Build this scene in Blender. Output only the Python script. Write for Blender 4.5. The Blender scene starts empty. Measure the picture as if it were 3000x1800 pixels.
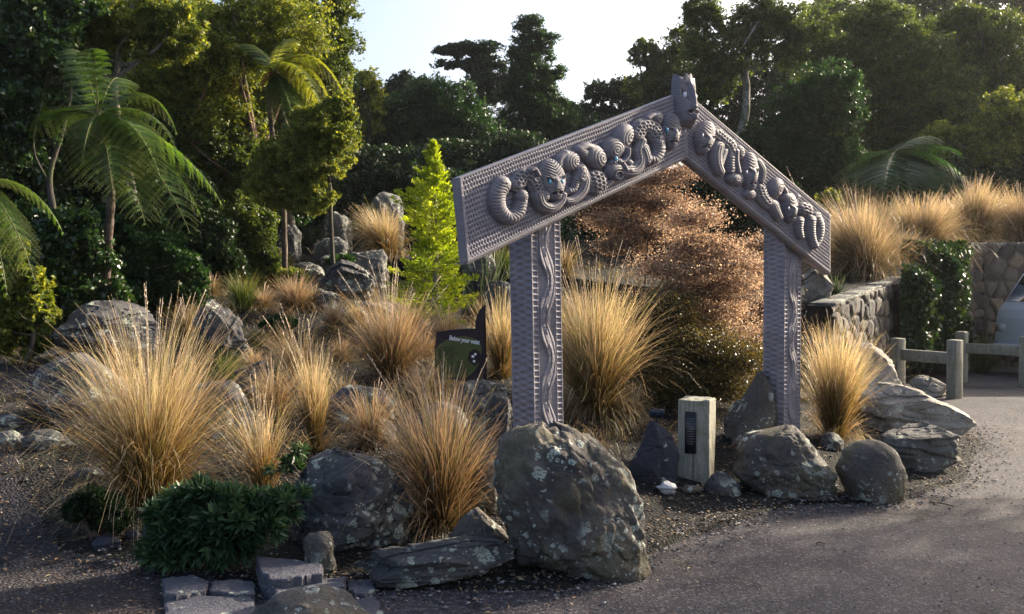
import bpy, bmesh, math, random
import numpy as np
from mathutils import Vector, Matrix
SC = bpy.context.scene
COL = SC.collection
# ------------------------------------------------------------------ camera, world, sun, exposure
FPX, CX, CY, PITCH, EYE = 2800.0, 1500.0, 900.0, math.radians(1.33), 1.6      # in pixels of the 3000x1800 photograph
cam = bpy.data.objects.new("camera", bpy.data.cameras.new("camera"))
cam.data.sensor_width = 36.0; cam.data.lens = FPX / 3000 * 36.0
cam.data.clip_end = 600; cam.data.clip_start = 0.05
cam.location = (0, 0, EYE); cam.rotation_euler = (math.pi / 2 - PITCH, 0, 0)
COL.objects.link(cam); SC.camera = cam
SUN_AZ, SUN_EL = math.radians(56), math.radians(24)        # azimuth to the right of the view direction (+Y)
SD = Vector((math.sin(SUN_AZ) * math.cos(SUN_EL), math.cos(SUN_AZ) * math.cos(SUN_EL), math.sin(SUN_EL)))
W = bpy.data.worlds.new("World"); SC.world = W; W.use_nodes = True
sky = W.node_tree.nodes.new("ShaderNodeTexSky"); sky.sky_type = 'NISHITA'; sky.sun_disc = False
sky.sun_elevation = SUN_EL; sky.sun_rotation = SUN_AZ
sky.air_density = 0.9; sky.dust_density = 6.0; sky.ozone_density = 1.4
bg = W.node_tree.nodes["Background"]; bg.inputs[1].default_value = 0.14
W.node_tree.links.new(sky.outputs[0], bg.inputs[0])
sl = bpy.data.lights.new("sun", 'SUN'); sl.energy = 5.0; sl.angle = math.radians(0.6); sl.color = (1.0, 0.87, 0.68)
so = bpy.data.objects.new("sun", sl); COL.objects.link(so)
so.rotation_euler = SD.to_track_quat('Z', 'Y').to_euler()
SC.view_settings.view_transform = 'Standard'; SC.view_settings.look = 'None'
SC.view_settings.exposure = 1.27; SC.view_settings.gamma = 1
SC.cycles.max_bounces = 6; SC.cycles.diffuse_bounces = 3; SC.cycles.glossy_bounces = 2; SC.cycles.transmission_bounces = 4
SC.cycles.sample_clamp_indirect = 4
# ------------------------------------------------------------------ numeric helpers
cp, sp_ = math.cos(PITCH), math.sin(PITCH)
def ray(px, py):
    """direction (Y component 1) through a photograph pixel"""
    x = (px - CX) / FPX; v = (CY - py) / FPX
    y, z = cp + v * sp_, -sp_ + v * cp
    return np.array([x / y, 1.0, z / y])
def at(px, py, Y):
    r = ray(px, py); return np.array([r[0] * Y, Y, EYE + r[2] * Y])
def proj(P):
    P = np.asarray(P, float); x, y, z = P[..., 0], P[..., 1], P[..., 2] - EYE
    dep = y * cp - z * sp_; up = y * sp_ + z * cp
    return CX + FPX * x / dep, CY - FPX * up / dep
def h3(ix, iy, iz, seed):
    n = (ix.astype(np.int64) * 374761393 + iy.astype(np.int64) * 668265263 + iz.astype(np.int64) * 2147483647 + seed * 1274126177) & 0xffffffff
    n = ((n ^ (n >> 13)) * 1274126177) & 0xffffffff
    n = (n ^ (n >> 16)) & 0xffffffff
    n = (n * 2246822519) & 0xffffffff; n ^= n >> 15
    return (n & 0xffffff) / float(0xffffff)
def noise(p, seed=0):
    f = np.floor(p).astype(np.int64); t = p - f; t = t * t * (3 - 2 * t)
    r = 0
    for a in (0, 1):
        for b in (0, 1):
            for c in (0, 1):
                w = (t[:, 0] if a else 1 - t[:, 0]) * (t[:, 1] if b else 1 - t[:, 1]) * (t[:, 2] if c else 1 - t[:, 2])
                r = r + w * h3(f[:, 0] + a, f[:, 1] + b, f[:, 2] + c, seed)
    return r * 2 - 1
def fbm(p, seed=0, oct=4, gain=.5):
    r = 0; a = 1
    for k in range(oct):
        r = r + a * noise(p * 2 ** k + 17.3 * k, seed + k); a *= gain
    return r
def unit(v): return v / np.maximum(np.linalg.norm(v, axis=-1, keepdims=True), 1e-9)
def smooth(x, a, b):
    t = np.clip((x - a) / (b - a), 0, 1); return t * t * (3 - 2 * t)
def catmull(pts, n=12):
    P = np.array(pts, float)
    if len(P) < 3: return np.array([P[0] + (P[-1] - P[0]) * t for t in np.linspace(0, 1, n)])
    Q = np.vstack([2 * P[0] - P[1], P, 2 * P[-1] - P[-2]]); out = []
    for i in range(1, len(Q) - 2):
        for t in np.linspace(0, 1, n, endpoint=False):
            a, b, c, d = Q[i - 1:i + 3]
            out.append(.5 * (2 * b + (c - a) * t + (2 * a - 5 * b + 4 * c - d) * t * t + (3 * b - a - 3 * c + d) * t ** 3))
    out.append(P[-1]); return np.array(out)
# ------------------------------------------------------------------ object helpers
def mesh(name, V, F, mat=None, parent=None, attrs=None, smooth_=False, loc=None):
    """link ONE mesh object; F is an (n,k) array or a list of such arrays"""
    V = np.asarray(V, np.float32)
    Fs = [np.asarray(f, np.int32) for f in (F if isinstance(F, list) else [F]) if len(f)]
    me = bpy.data.meshes.new(name)
    me.vertices.add(len(V)); me.vertices.foreach_set("co", V.ravel())
    tot = np.concatenate([np.full(len(f), f.shape[1], np.int32) for f in Fs]); loops = np.concatenate([f.ravel() for f in Fs])
    me.loops.add(len(loops)); me.loops.foreach_set("vertex_index", loops)
    me.polygons.add(len(tot)); st = np.zeros(len(tot), np.int32); st[1:] = np.cumsum(tot)[:-1]
    me.polygons.foreach_set("loop_start", st)
    try: me.polygons.foreach_set("loop_total", tot)
    except Exception: pass
    if smooth_: me.polygons.foreach_set("use_smooth", np.ones(len(tot), bool))
    for k, v in (attrs or {}).items():
        a = me.attributes.new(k, 'FLOAT', 'POINT'); a.data.foreach_set("value", np.asarray(v, np.float32))
    me.update(calc_edges=True); me.validate()
    if mat: me.materials.append(mat)
    o = bpy.data.objects.new(name, me); COL.objects.link(o)
    if parent: o.parent = parent
    if loc is not None: o.location = loc
    return o
def tag(o, label=None, cat=None, group=None, kind=None):
    for k, v in (('label', label), ('category', cat), ('group', group), ('kind', kind)):
        if v: o[k] = v
    return o
def thing(name, label, cat, loc=(0, 0, 0), group=None, rz=0):
    o = bpy.data.objects.new(name, None); COL.objects.link(o); o.location = [float(c) for c in loc]; o.rotation_euler = (0, 0, rz)
    o.empty_display_size = .1
    return tag(o, label, cat, group)
class MB:
    """collects shapes into one mesh"""
    def __init__(s): s.V = []; s.Q = []; s.T = []; s.A = {}; s.n = 0
    def add(s, V, Q=None, T=None, **A):
        V = np.asarray(V, float)
        if Q is not None and len(Q): s.Q.append(np.asarray(Q) + s.n)
        if T is not None and len(T): s.T.append(np.asarray(T) + s.n)
        for k, v in A.items(): s.A.setdefault(k, []).append(np.broadcast_to(np.asarray(v, float), (len(V),)))
        s.V.append(V); s.n += len(V)
    def tube(s, P, R, k=8, cap=True, **A):
        P = np.asarray(P, float); n = len(P); R = np.broadcast_to(R, (n,))
        T = unit(np.gradient(P, axis=0)); ref = np.array([0, 0, 1.]) if abs(T[:, 2]).mean() < .9 else np.array([1., 0, 0])
        U = unit(np.cross(T, ref)); Wv = np.cross(T, U)
        a = np.linspace(0, 2 * math.pi, k, endpoint=False)
        V = P[:, None] + R[:, None, None] * (np.cos(a)[None, :, None] * U[:, None] + np.sin(a)[None, :, None] * Wv[:, None])
        i = np.arange(n - 1)[:, None] * k; j = np.arange(k)[None]; j2 = (j + 1) % k
        Q = np.stack([i + j, i + j2, i + k + j2, i + k + j], -1).reshape(-1, 4)
        Tt = []
        if cap:
            for q in range(1, k - 1): Tt += [(0, q + 1, q), ((n - 1) * k, (n - 1) * k + q, (n - 1) * k + q + 1)]
        s.add(V.reshape(-1, 3), Q, Tt, **A)
    def box(s, c, d, rz=0, M=None, **A):
        x, y, z = np.array(d) / 2
        V = np.array([(a * x, b * y, e * z) for e in (-1, 1) for b in (-1, 1) for a in (-1, 1)], float)
        if M is not None: V = V @ np.array(M).T
        cr, sr = math.cos(rz), math.sin(rz)
        V = np.stack([V[:, 0] * cr - V[:, 1] * sr, V[:, 0] * sr + V[:, 1] * cr, V[:, 2]], 1) + np.array(c)
        s.add(V, [(0, 2, 3, 1), (4, 5, 7, 6), (0, 1, 5, 4), (2, 6, 7, 3), (0, 4, 6, 2), (1, 3, 7, 5)], **A)
    def build(s, name, mat, parent=None, smooth_=False, loc=None):
        F = []
        if s.Q: F.append(np.concatenate(s.Q))
        if s.T: F.append(np.concatenate(s.T))
        V = np.concatenate(s.V)
        if parent is not None and loc is None: V = V - np.array(parent.location) if parent.parent is None else V
        return mesh(name, V, F, mat, parent, {k: np.concatenate(v) for k, v in s.A.items()}, smooth_, loc)
# ------------------------------------------------------------------ materials
MATS = {}
class NT:
    def __init__(s, name):
        s.m = bpy.data.materials.new(name); s.m.use_nodes = True; s.t = s.m.node_tree; s.N = s.t.nodes
        s.b = s.N["Principled BSDF"]; s.out = s.N["Material Output"]
    def n(s, typ, **kw):
        nd = s.N.new("ShaderNode" + typ)
        for k, v in kw.items():
            if k.startswith('i_'):
                key = k[2:]; key = int(key) if key.isdigit() else key.replace('_', ' ')
                nd.inputs[key].default_value = v
            else: setattr(nd, k, v)
        return nd
    def l(s, a, b): s.t.links.new(a, b)
    def ramp(s, fac, stops, interp='LINEAR'):
        r = s.n("ValToRGB"); r.color_ramp.interpolation = interp
        e = r.color_ramp.elements
        while len(e) > 1: e.remove(e[0])
        e[0].position = stops[0][0]; c = stops[0][1]; e[0].color = (*c, 1) if len(c) == 3 else c
        for p, c in stops[1:]:
            q = e.new(p); q.color = (*c, 1) if len(c) == 3 else c
        s.l(fac, r.inputs[0]); return r.outputs[0]
    def coord(s): return s.n("TexCoord").outputs["Object"]
    def noise(s, scale, detail=5, rough=.55, vec=None, w=0):
        t = s.n("TexNoise"); t.inputs["Scale"].default_value = scale; t.inputs["Detail"].default_value = detail; t.inputs["Roughness"].default_value = rough
        s.l(vec if vec is not None else s.coord(), t.inputs["Vector"]); return t.outputs["Fac"]
    def mix(s, f, a, b, typ='MIX'):
        m = s.n("Mix", data_type='RGBA', blend_type=typ)
        for v, i in ((f, 0), (a, 6), (b, 7)):
            if isinstance(v, (int, float)): m.inputs[i].default_value = v
            elif isinstance(v, tuple): m.inputs[i].default_value = (*v, 1)
            else: s.l(v, m.inputs[i])
        return m.outputs[2]
    def math(s, op, a, b=0.0, c=0.0):
        m = s.n("Math", operation=op)
        for i, v in enumerate((a, b, c)):
            if isinstance(v, (int, float)): m.inputs[i].default_value = v
            else: s.l(v, m.inputs[i])
        return m.outputs[0]
    def bump(s, h, strength=.4, dist=.01):
        b = s.n("Bump"); b.inputs["Strength"].default_value = strength; b.inputs["Distance"].default_value = dist
        s.l(h, b.inputs["Height"]); s.l(b.outputs[0], s.b.inputs["Normal"]); return b.outputs[0]
    def attr(s, name): return s.n("Attribute", attribute_name=name).outputs["Fac"]
def rock_mat(name, dark, mid, warm, lichen=.55, lich=(.42, .45, .36), scale=1.0, moss=None):
    t = NT(name)
    a = t.noise(2.2 * scale, 6, .6); b = t.noise(9 * scale, 6, .65); c = t.noise(55 * scale, 4, .6)
    col = t.ramp(a, [(.3, dark), (.5, mid), (.72, warm)])
    col = t.mix(t.ramp(b, [(.35, (.0,) * 3), (.7, (1,) * 3)]), col, t.mix(.5, col, dark))
    col = t.mix(.55, col, t.ramp(c, [(.25, (.45,) * 3), (.75, (1.5,) * 3)]), 'MULTIPLY')
    # lichen: crusty patches, gathered in colonies
    wv = t.n("VectorMath", operation='ADD'); nn = t.n("TexNoise"); nn.inputs["Scale"].default_value = 14; t.l(t.coord(), nn.inputs["Vector"])
    sc = t.n("VectorMath", operation='SCALE'); sc.inputs["Scale"].default_value = .09; t.l(nn.outputs["Color"], sc.inputs[0])
    t.l(t.coord(), wv.inputs[0]); t.l(sc.outputs[0], wv.inputs[1])
    masks = []
    for s_, th, pr in ((7.5, .30, .5), (17, .34, .5), (40, .32, .22)):
        vo = t.n("TexVoronoi"); vo.inputs["Scale"].default_value = s_ * scale; t.l(wv.outputs[0], vo.inputs["Vector"])
        spot = t.math('LESS_THAN', vo.outputs["Distance"], th)
        pass
        sepc = t.n("SeparateColor"); t.l(vo.outputs["Color"], sepc.inputs[0])
        sel = t.math('LESS_THAN', sepc.outputs[0], lichen * pr)
        masks.append(t.math('MULTIPLY', spot, sel))
    colony = t.ramp(t.noise(3.1 * scale, 3, .5), [(.43, (0,) * 3), (.52, (1,) * 3)])
    m = t.math('MAXIMUM', t.math('MAXIMUM', masks[0], masks[1]), masks[2])
    grit = t.ramp(t.noise(90, 3, .6), [(.36, (0,) * 3), (.5, (1,) * 3)])
    m = t.math('MULTIPLY', t.math('MULTIPLY', m, colony), grit)
    m = t.math('MULTIPLY', m, .85)
    col = t.mix(m, col, lich)
    if moss:
        mm = t.ramp(t.noise(4.5, 5, .6), [(.5, (0,) * 3), (.62, (.7,) * 3)]); col = t.mix(mm, col, moss)
    t.l(col, t.b.inputs["Base Color"]); t.b.inputs["Roughness"].default_value = .82; t.b.inputs["Specular IOR Level"].default_value = .3
    hh = t.math('ADD', t.math('MULTIPLY', b, .6), t.math('MULTIPLY', c, .35)); hh = t.math('ADD', hh, t.math('MULTIPLY', m, .12))
    t.bump(hh, .8, .035)
    return t.m
def leaf_mat(name, c0, c1, c2, trans=.4, tcol=None, rough=.45, spec=.4, tstr=1.0):
    """c0..c2: leaf colours picked by the leaf's and the clump's random number"""
    t = NT(name); r = t.math('ADD', t.math('MULTIPLY', t.attr('rnd'), .55), t.math('MULTIPLY', t.attr('clu'), .45))
    col = t.ramp(r, [(.12, c0), (.5, c1), (.88, c2)])
    t.l(col, t.b.inputs["Base Color"]); t.b.inputs["Roughness"].default_value = rough; t.b.inputs["Specular IOR Level"].default_value = spec
    tr = t.n("BsdfTranslucent"); tc = t.mix(1.0, col, tcol or (1.5, 1.5, .7), 'MULTIPLY'); t.l(tc, tr.inputs[0])
    mx = t.n("MixShader"); mx.inputs[0].default_value = trans; t.l(t.b.outputs[0], mx.inputs[1]); t.l(tr.outputs[0], mx.inputs[2])
    t.l(mx.outputs[0], t.out.inputs[0]); return t.m
def grass_mat(name, base, mid, tip, trans=.45):
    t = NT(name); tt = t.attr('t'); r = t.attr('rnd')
    col = t.ramp(tt, [(.0, base), (.25, tuple(.5 * (a + b) for a, b in zip(base, mid))), (.55, mid), (.95, tip)])  # brown-green base is the blade's own; its darkness also stands in for shade
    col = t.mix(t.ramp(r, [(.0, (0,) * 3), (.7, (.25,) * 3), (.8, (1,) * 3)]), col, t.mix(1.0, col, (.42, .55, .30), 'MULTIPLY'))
    col = t.mix(1.0, col, t.ramp(r, [(0, (.75,) * 3), (1, (1.3,) * 3)]), 'MULTIPLY')
    t.l(col, t.b.inputs["Base Color"]); t.b.inputs["Roughness"].default_value = .4; t.b.inputs["Specular IOR Level"].default_value = .5
    tr = t.n("BsdfTranslucent"); t.l(t.mix(1.0, col, (1.35, 1.15, .8), 'MULTIPLY'), tr.inputs[0])
    mx = t.n("MixShader"); mx.inputs[0].default_value = trans; t.l(t.b.outputs[0], mx.inputs[1]); t.l(tr.outputs[0], mx.inputs[2])
    t.l(mx.outputs[0], t.out.inputs[0]); return t.m
def plain(name, c, rough=.6, spec=.4, noise_s=0, var=.25, bump=0, metal=0):
    t = NT(name)
    if noise_s:
        f = t.noise(noise_s, 5, .6); col = t.mix(1.0, c, t.ramp(f, [(.3, (1 - var,) * 3), (.7, (1 + var,) * 3)]), 'MULTIPLY'); t.l(col, t.b.inputs["Base Color"])
        if bump: t.bump(f, bump, .01)
    else: t.b.inputs["Base Color"].default_value = (*c, 1)
    t.b.inputs["Roughness"].default_value = rough; t.b.inputs["Specular IOR Level"].default_value = spec; t.b.inputs["Metallic"].default_value = metal
    return t.m
def bark_mat(name, a, b, c, moss=(.06, .08, .02), ms=.5):
    t = NT(name); mp = t.n("Mapping"); mp.inputs["Scale"].default_value = (1, 1, .25); t.l(t.coord(), mp.inputs[0])
    f = t.noise(22, 6, .65, mp.outputs[0]); g = t.noise(5, 4, .6)
    col = t.ramp(f, [(.3, a), (.5, b), (.7, c)]); col = t.mix(t.ramp(g, [(ms, (0,) * 3), (ms + .12, (.8,) * 3)]), col, moss)
    t.l(col, t.b.inputs["Base Color"]); t.b.inputs["Roughness"].default_value = .9; t.bump(f, .8, .03); return t.m
M = MATS
M['rock_dark'] = rock_mat('dark_lichened_rock', (.030, .029, .032), (.080, .076, .078), (.17, .15, .12), 1.3)
M['rock_brown'] = rock_mat('brown_boulder_rock', (.042, .038, .038), (.115, .10, .085), (.25, .215, .155), 1.2, (.5, .55, .48), moss=(.10, .085, .05))
M['rock_pale'] = rock_mat('pale_layered_rock', (.13, .115, .095), (.36, .32, .27), (.60, .54, .46), .5, (.6, .6, .5))
M['rock_lich'] = rock_mat('crusted_lichen_rock', (.045, .045, .045), (.105, .10, .095), (.18, .17, .15), 1.8, (.4, .42, .33))
M['slate'] = rock_mat('blue_slate', (.022, .024, .033), (.045, .048, .062), (.08, .08, .085), .5)
M['stone_white'] = rock_mat('white_stone', (.4, .4, .42), (.55, .55, .55), (.65, .63, .6), .1)
M['leaf_glossy'] = leaf_mat('glossy_broad_leaf', (.010, .028, .010), (.022, .055, .014), (.06, .11, .025), .28, rough=.28, spec=.6)
M['leaf_dark'] = leaf_mat('dark_forest_leaf', (.007, .018, .007), (.014, .034, .011), (.032, .06, .016), .28)
M['leaf_gold'] = leaf_mat('yellow_green_leaf', (.035, .062, .012), (.105, .15, .025), (.34, .36, .08), .5, (1.5, 1.35, .45))
M['leaf_olive'] = leaf_mat('olive_leaf', (.018, .036, .010), (.048, .075, .018), (.15, .18, .04), .46)
M['leaf_green'] = leaf_mat('mid_green_leaf', (.010, .030, .010), (.020, .055, .015), (.045, .10, .022), .36)
M['leaf_lime'] = leaf_mat('lime_needles', (.10, .15, .012), (.32, .40, .025), (.68, .68, .08), .5, (1.5, 1.5, .5))
M['leaf_pink'] = leaf_mat('copper_tiny_leaf', (.10, .06, .05), (.32, .22, .165), (.66, .50, .36), .55, (1.2, 1.1, .9), .45, .3)
M['leaf_bronze'] = leaf_mat('bronze_green_tiny_leaf', (.022, .024, .010), (.08, .07, .025), (.24, .19, .06), .4, (1.3, 1.1, .5), .35, .5)
M['leaf_hebe'] = leaf_mat('blue_green_hebe_leaf', (.018, .045, .022), (.042, .09, .038), (.11, .18, .08), .2, rough=.4, spec=.4)
M['leaf_ivy'] = leaf_mat('ivy_leaf', (.008, .022, .006), (.02, .045, .010), (.055, .085, .016), .25, rough=.3, spec=.6)
M['fern'] = leaf_mat('tree_fern_leaflet', (.035, .07, .018), (.065, .12, .028), (.12, .19, .045), .42, (1.5, 1.6, .5), .4, .4)
M['fern_sun_tint'] = leaf_mat('fern_leaflet_sun_tint', (.07, .11, .02), (.14, .19, .035), (.27, .30, .06), .5, (1.5, 1.3, .4), .4, .4)  # paler, yellower copy of the fern leaf: sunlight mixed into the colour
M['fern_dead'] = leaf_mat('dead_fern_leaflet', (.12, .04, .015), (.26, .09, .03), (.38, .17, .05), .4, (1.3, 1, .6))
M['fern_shade_tint'] = leaf_mat('fern_leaflet_shade_tint', (.018, .05, .018), (.03, .075, .025), (.05, .11, .035), .35, (1.3, 1.5, .6))  # darker copy of the fern leaf: shade mixed into the colour
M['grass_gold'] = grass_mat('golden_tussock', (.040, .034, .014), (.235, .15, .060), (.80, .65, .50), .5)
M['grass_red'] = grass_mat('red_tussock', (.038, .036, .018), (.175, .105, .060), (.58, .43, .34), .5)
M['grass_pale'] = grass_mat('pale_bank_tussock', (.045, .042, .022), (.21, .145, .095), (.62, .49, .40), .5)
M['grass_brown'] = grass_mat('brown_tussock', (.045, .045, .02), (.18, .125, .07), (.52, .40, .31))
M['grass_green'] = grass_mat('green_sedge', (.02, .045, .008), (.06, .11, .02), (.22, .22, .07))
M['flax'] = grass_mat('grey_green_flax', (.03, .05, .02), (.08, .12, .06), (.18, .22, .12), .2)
M['seed'] = plain('seed_head', (.70, .55, .38), .7, .3)
M['bark_pale'] = bark_mat('pale_bark', (.10, .085, .07), (.22, .19, .16), (.38, .35, .31))
M['bark_dark'] = bark_mat('dark_bark', (.02, .016, .012), (.05, .04, .03), (.10, .08, .06))
M['bark_red'] = bark_mat('reddish_bark', (.05, .03, .02), (.12, .07, .045), (.2, .13, .09))
M['fern_trunk'] = bark_mat('fern_trunk', (.03, .02, .015), (.08, .055, .04), (.2, .17, .14), ms=.6)
M['twig'] = plain('twig', (.10, .06, .045), .8)
M['rachis'] = plain('fern_rachis', (.14, .13, .03), .5)
def carved_mat(name='carved_grey_wood', k=1.0):
    t = NT(name); a = t.noise(3, 5, .6); g = t.n("Mapping"); g.inputs["Scale"].default_value = (4, 4, 60); t.l(t.coord(), g.inputs[0])
    f = t.noise(2.2, 5, .65, g.outputs[0]); c = t.noise(120, 2, .5)
    col = t.ramp(a, [(.25, (.178 * k, .162 * k, .182 * k)), (.75, (.280 * k, .256 * k, .284 * k))])
    col = t.mix(.9, col, t.ramp(f, [(.3, (.72,) * 3), (.7, (1.25,) * 3)]), 'MULTIPLY')
    col = t.mix(t.ramp(t.noise(7, 6, .7), [(.5, (0,) * 3), (.68, (.5,) * 3)]), col, (.31 * k, .28 * k, .29 * k))
    col = t.mix(.4, col, t.ramp(c, [(.3, (.75,) * 3), (.7, (1.25,) * 3)]), 'MULTIPLY')
    ao = t.n("AmbientOcclusion", samples=4); ao.inputs["Distance"].default_value = .03    # not linked to anything, removed again below
    t.l(col, t.b.inputs["Base Color"]); t.b.inputs["Roughness"].default_value = .62; t.b.inputs["Specular IOR Level"].default_value = .3
    t.N.remove(ao); t.bump(t.math('ADD', f, t.math('MULTIPLY', c, .4)), .35, .004); return t.m
M['carved'] = carved_mat(); M['carved_dark'] = carved_mat('carved_grey_figure', .80)
M['paua'] = plain('blue_shell_eye', (.10, .42, .62), .15, .8, 60, .6); M['pearl'] = plain('pearl_shell_eye', (.75, .72, .78), .2, .7, 40, .1)
M['pupil'] = plain('black_pupil', (.01, .01, .015), .2)
M['black'] = plain('black_plaque', (.012, .012, .016), .35); M['white'] = plain('white_letters', (.8, .8, .8), .5)
# ------------------------------------------------------------------ ground
E = np.array([(-60, 6.4), (-8, 5.7), (-2.4, 5.35), (-1.0, 4.95), (.3, 5.0), (1.1, 6.0), (2.0, 6.9), (2.8, 6.95), (3.7, 7.8), (4.7, 9.6), (5.1, 10.8), (4.75, 12.3)])
WL = np.array([(4.2, 12.6), (5.3, 14.1), (6.35, 15.7), (7.3, 17.1), (8.9, 18.4), (12.0, 19.0), (60, 19.5)]); WLZ = np.array([1.32, 1.5, 1.66, 1.95, 2.36, 2.4, 2.4])
POLY = np.vstack([E, WL, [(60, 90), (-60, 90)]])
def seg_d(P, L, Z=None):
    best = np.full(len(P), 1e9); zz = np.zeros(len(P)); end0 = np.zeros(len(P), bool)
    for i in range(len(L) - 1):
        a, b = L[i], L[i + 1]; ab = b - a; t = np.clip(((P - a) @ ab) / (ab @ ab), 0, 1)
        d = np.linalg.norm(P - a - t[:, None] * ab, axis=1); m = d < best; best = np.where(m, d, best)
        if Z is not None: zz = np.where(m, Z[i] + (Z[i + 1] - Z[i]) * t, zz); end0 = np.where(m, (t <= 0) & (i == 0), end0)
    return best, zz, end0
def inside(P, G):
    r = np.zeros(len(P), bool); x, y = P[:, 0], P[:, 1]; n = len(G)
    for i in range(n):
        x1, y1 = G[i]; x2, y2 = G[(i + 1) % n]
        with np.errstate(divide='ignore', invalid='ignore'):
            c = ((y1 > y) != (y2 > y)) & (x < (x2 - x1) * (y - y1) / (y2 - y1 + 1e-12) + x1)
        r ^= c
    return r
def terr(X, Y):
    P = np.stack([np.atleast_1d(X), np.atleast_1d(Y)], 1).astype(float)
    d, _, _ = seg_d(P, E); w, wz, e0 = seg_d(P, WL, WLZ); ins = inside(P, POLY)
    z1 = np.where(d < 13, .2 * d, 2.6 + .07 * (d - 13)); z1 = z1 * smooth(d, -.3, 1.2) + .02
    zb = np.where(e0, wz - .5 * w, wz - .03 + .10 * w); zb = np.minimum(zb, .9 * d)
    n = noise(np.stack([P[:, 0] * .9, P[:, 1] * .9, P[:, 0] * 0], 1), 5) * .05 + noise(np.stack([P[:, 0] * 3.5, P[:, 1] * 3.5, P[:, 0] * 0], 1), 6) * .018
    z = np.maximum(z1 + n * smooth(d, .1, 1), zb); z = np.minimum(z, 6.5)
    return np.where(ins, z, 0.0)
def tz(x, y): return float(terr(x, y)[0])
def hit(px, py, lift=0.0):
    """where the ray through a pixel meets the ground"""
    r = ray(px, py); Y = np.arange(2.0, 45, .02)
    X = r[0] * Y; Z = EYE + r[2] * Y; T = terr(X, Y) + lift
    k = np.argmax(Z <= T) if (Z <= T).any() else len(Y) - 1
    return np.array([X[k], Y[k], T[k]])
def ground_mat(name, cols, s1, stone, stone_s, rough=.9, bump=.6, bd=.02, speck=None, tint=None):
    t = NT(name); a = t.noise(s1, 6, .6); col = t.ramp(a, cols)
    vo = t.n("TexVoronoi"); vo.inputs["Scale"].default_value = stone_s; t.l(t.coord(), vo.inputs["Vector"])
    s = t.n("SeparateColor"); t.l(vo.outputs["Color"], s.inputs[0])
    col = t.mix(1.0, col, t.ramp(s.outputs[0], [(0, (1 - stone,) * 3), (.8, (1 + stone * .4,) * 3), (1, (1 + stone * 2.4,) * 3)]), 'MULTIPLY')
    if speck:
        v2 = t.n("TexVoronoi"); v2.inputs["Scale"].default_value = speck[0]; t.l(t.coord(), v2.inputs["Vector"])
        s2 = t.n("SeparateColor"); t.l(v2.outputs["Color"], s2.inputs[0])
        m = t.math('MULTIPLY', t.math('LESS_THAN', v2.outputs["Distance"], speck[1]), t.math('LESS_THAN', s2.outputs[0], speck[2])); col = t.mix(m, col, speck[3])
    if tint:
        col = t.mix(t.ramp(t.noise(tint[0], 4, .6), [(.45, (0,) * 3), (.65, (1,) * 3)]), col, t.mix(.6, col, tint[1]))
    t.l(col, t.b.inputs["Base Color"]); t.b.inputs["Roughness"].default_value = rough; t.b.inputs["Specular IOR Level"].default_value = .3
    h = t.math('ADD', t.math('MULTIPLY', vo.outputs["Distance"], .7), t.math('MULTIPLY', t.noise(stone_s * .8, 4, .6), .5)); t.bump(h, bump, bd); return t.m
M['asphalt'] = ground_mat('worn_asphalt', [(.3, (.042, .038, .045)), (.6, (.062, .056, .062)), (.8, (.080, .073, .076))], 1.3, .45, 120, .85, .7, .012, (16, .1, .06, (.3, .28, .26)), (.5, (.07, .062, .06)))
def crack_asphalt(m):
    t = NT.__new__(NT); t.m = m; t.t = m.node_tree; t.N = t.t.nodes; t.b = t.N["Principled BSDF"]; src = t.b.inputs["Base Color"].links[0].from_socket
    wn = t.n("TexNoise"); wn.inputs["Scale"].default_value = 2.2; wn.inputs["Detail"].default_value = 5; t.l(t.coord(), wn.inputs["Vector"]); sc = t.n("VectorMath", operation='SCALE'); sc.inputs["Scale"].default_value = .9; t.l(wn.outputs["Color"], sc.inputs[0]); ad = t.n("VectorMath", operation='ADD'); t.l(t.coord(), ad.inputs[0]); t.l(sc.outputs[0], ad.inputs[1])
    vo = t.n("TexVoronoi", feature='DISTANCE_TO_EDGE'); vo.inputs["Scale"].default_value = .55; t.l(ad.outputs[0], vo.inputs["Vector"]); ck = t.math('MULTIPLY', t.math('LESS_THAN', vo.outputs["Distance"], .010), t.ramp(t.noise(.8, 3, .5), [(.48, (0,) * 3), (.55, (.8,) * 3)]))
    col = t.mix(ck, src, (.018, .016, .016)); st = t.ramp(t.noise(.45, 6, .65), [(.40, (.62, .60, .64)), (.5, (1, 1, 1)), (.62, (1.4, 1.32, 1.22))]); col = t.mix(1.0, col, st, 'MULTIPLY')
    gr = t.n("TexVoronoi"); gr.inputs["Scale"].default_value = 75; t.l(t.coord(), gr.inputs["Vector"]); sp = t.n("SeparateColor"); t.l(gr.outputs["Color"], sp.inputs[0]); col = t.mix(t.math('MULTIPLY', t.math('GREATER_THAN', sp.outputs[1], .86), .5), col, (.22, .205, .20)); t.l(col, t.b.inputs["Base Color"])
crack_asphalt(M['asphalt'])
M['mulch'] = ground_mat('dark_bark_mulch', [(.3, (.006, .005, .005)), (.6, (.013, .011, .010)), (.8, (.026, .020, .016))], 6, .7, 45, .95, 1.0, .04, (22, .14, .12, (.16, .12, .08)), (1.2, (.03, .035, .02)))
M['gravel'] = ground_mat('blue_grey_gravel', [(.3, (.016, .015, .019)), (.6, (.032, .030, .036)), (.8, (.05, .044, .045))], 2, .7, 60, .9, 1.0, .03, (26, .12, .08, (.22, .19, .14)), (.8, (.07, .05, .042)))
def grid(xs, ys):
    X, Y = np.meshgrid(xs, ys); n = len(xs); m = len(ys)
    i = (np.arange(m - 1)[:, None] * n + np.arange(n - 1)[None]).ravel()
    return X.ravel(), Y.ravel(), np.stack([i, i + 1, i + n + 1, i + n], 1)
bm_ = np.array([(-250, -60, 0), (250, -60, 0), (250, 300, 0), (-250, 300, 0)], float)
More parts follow.
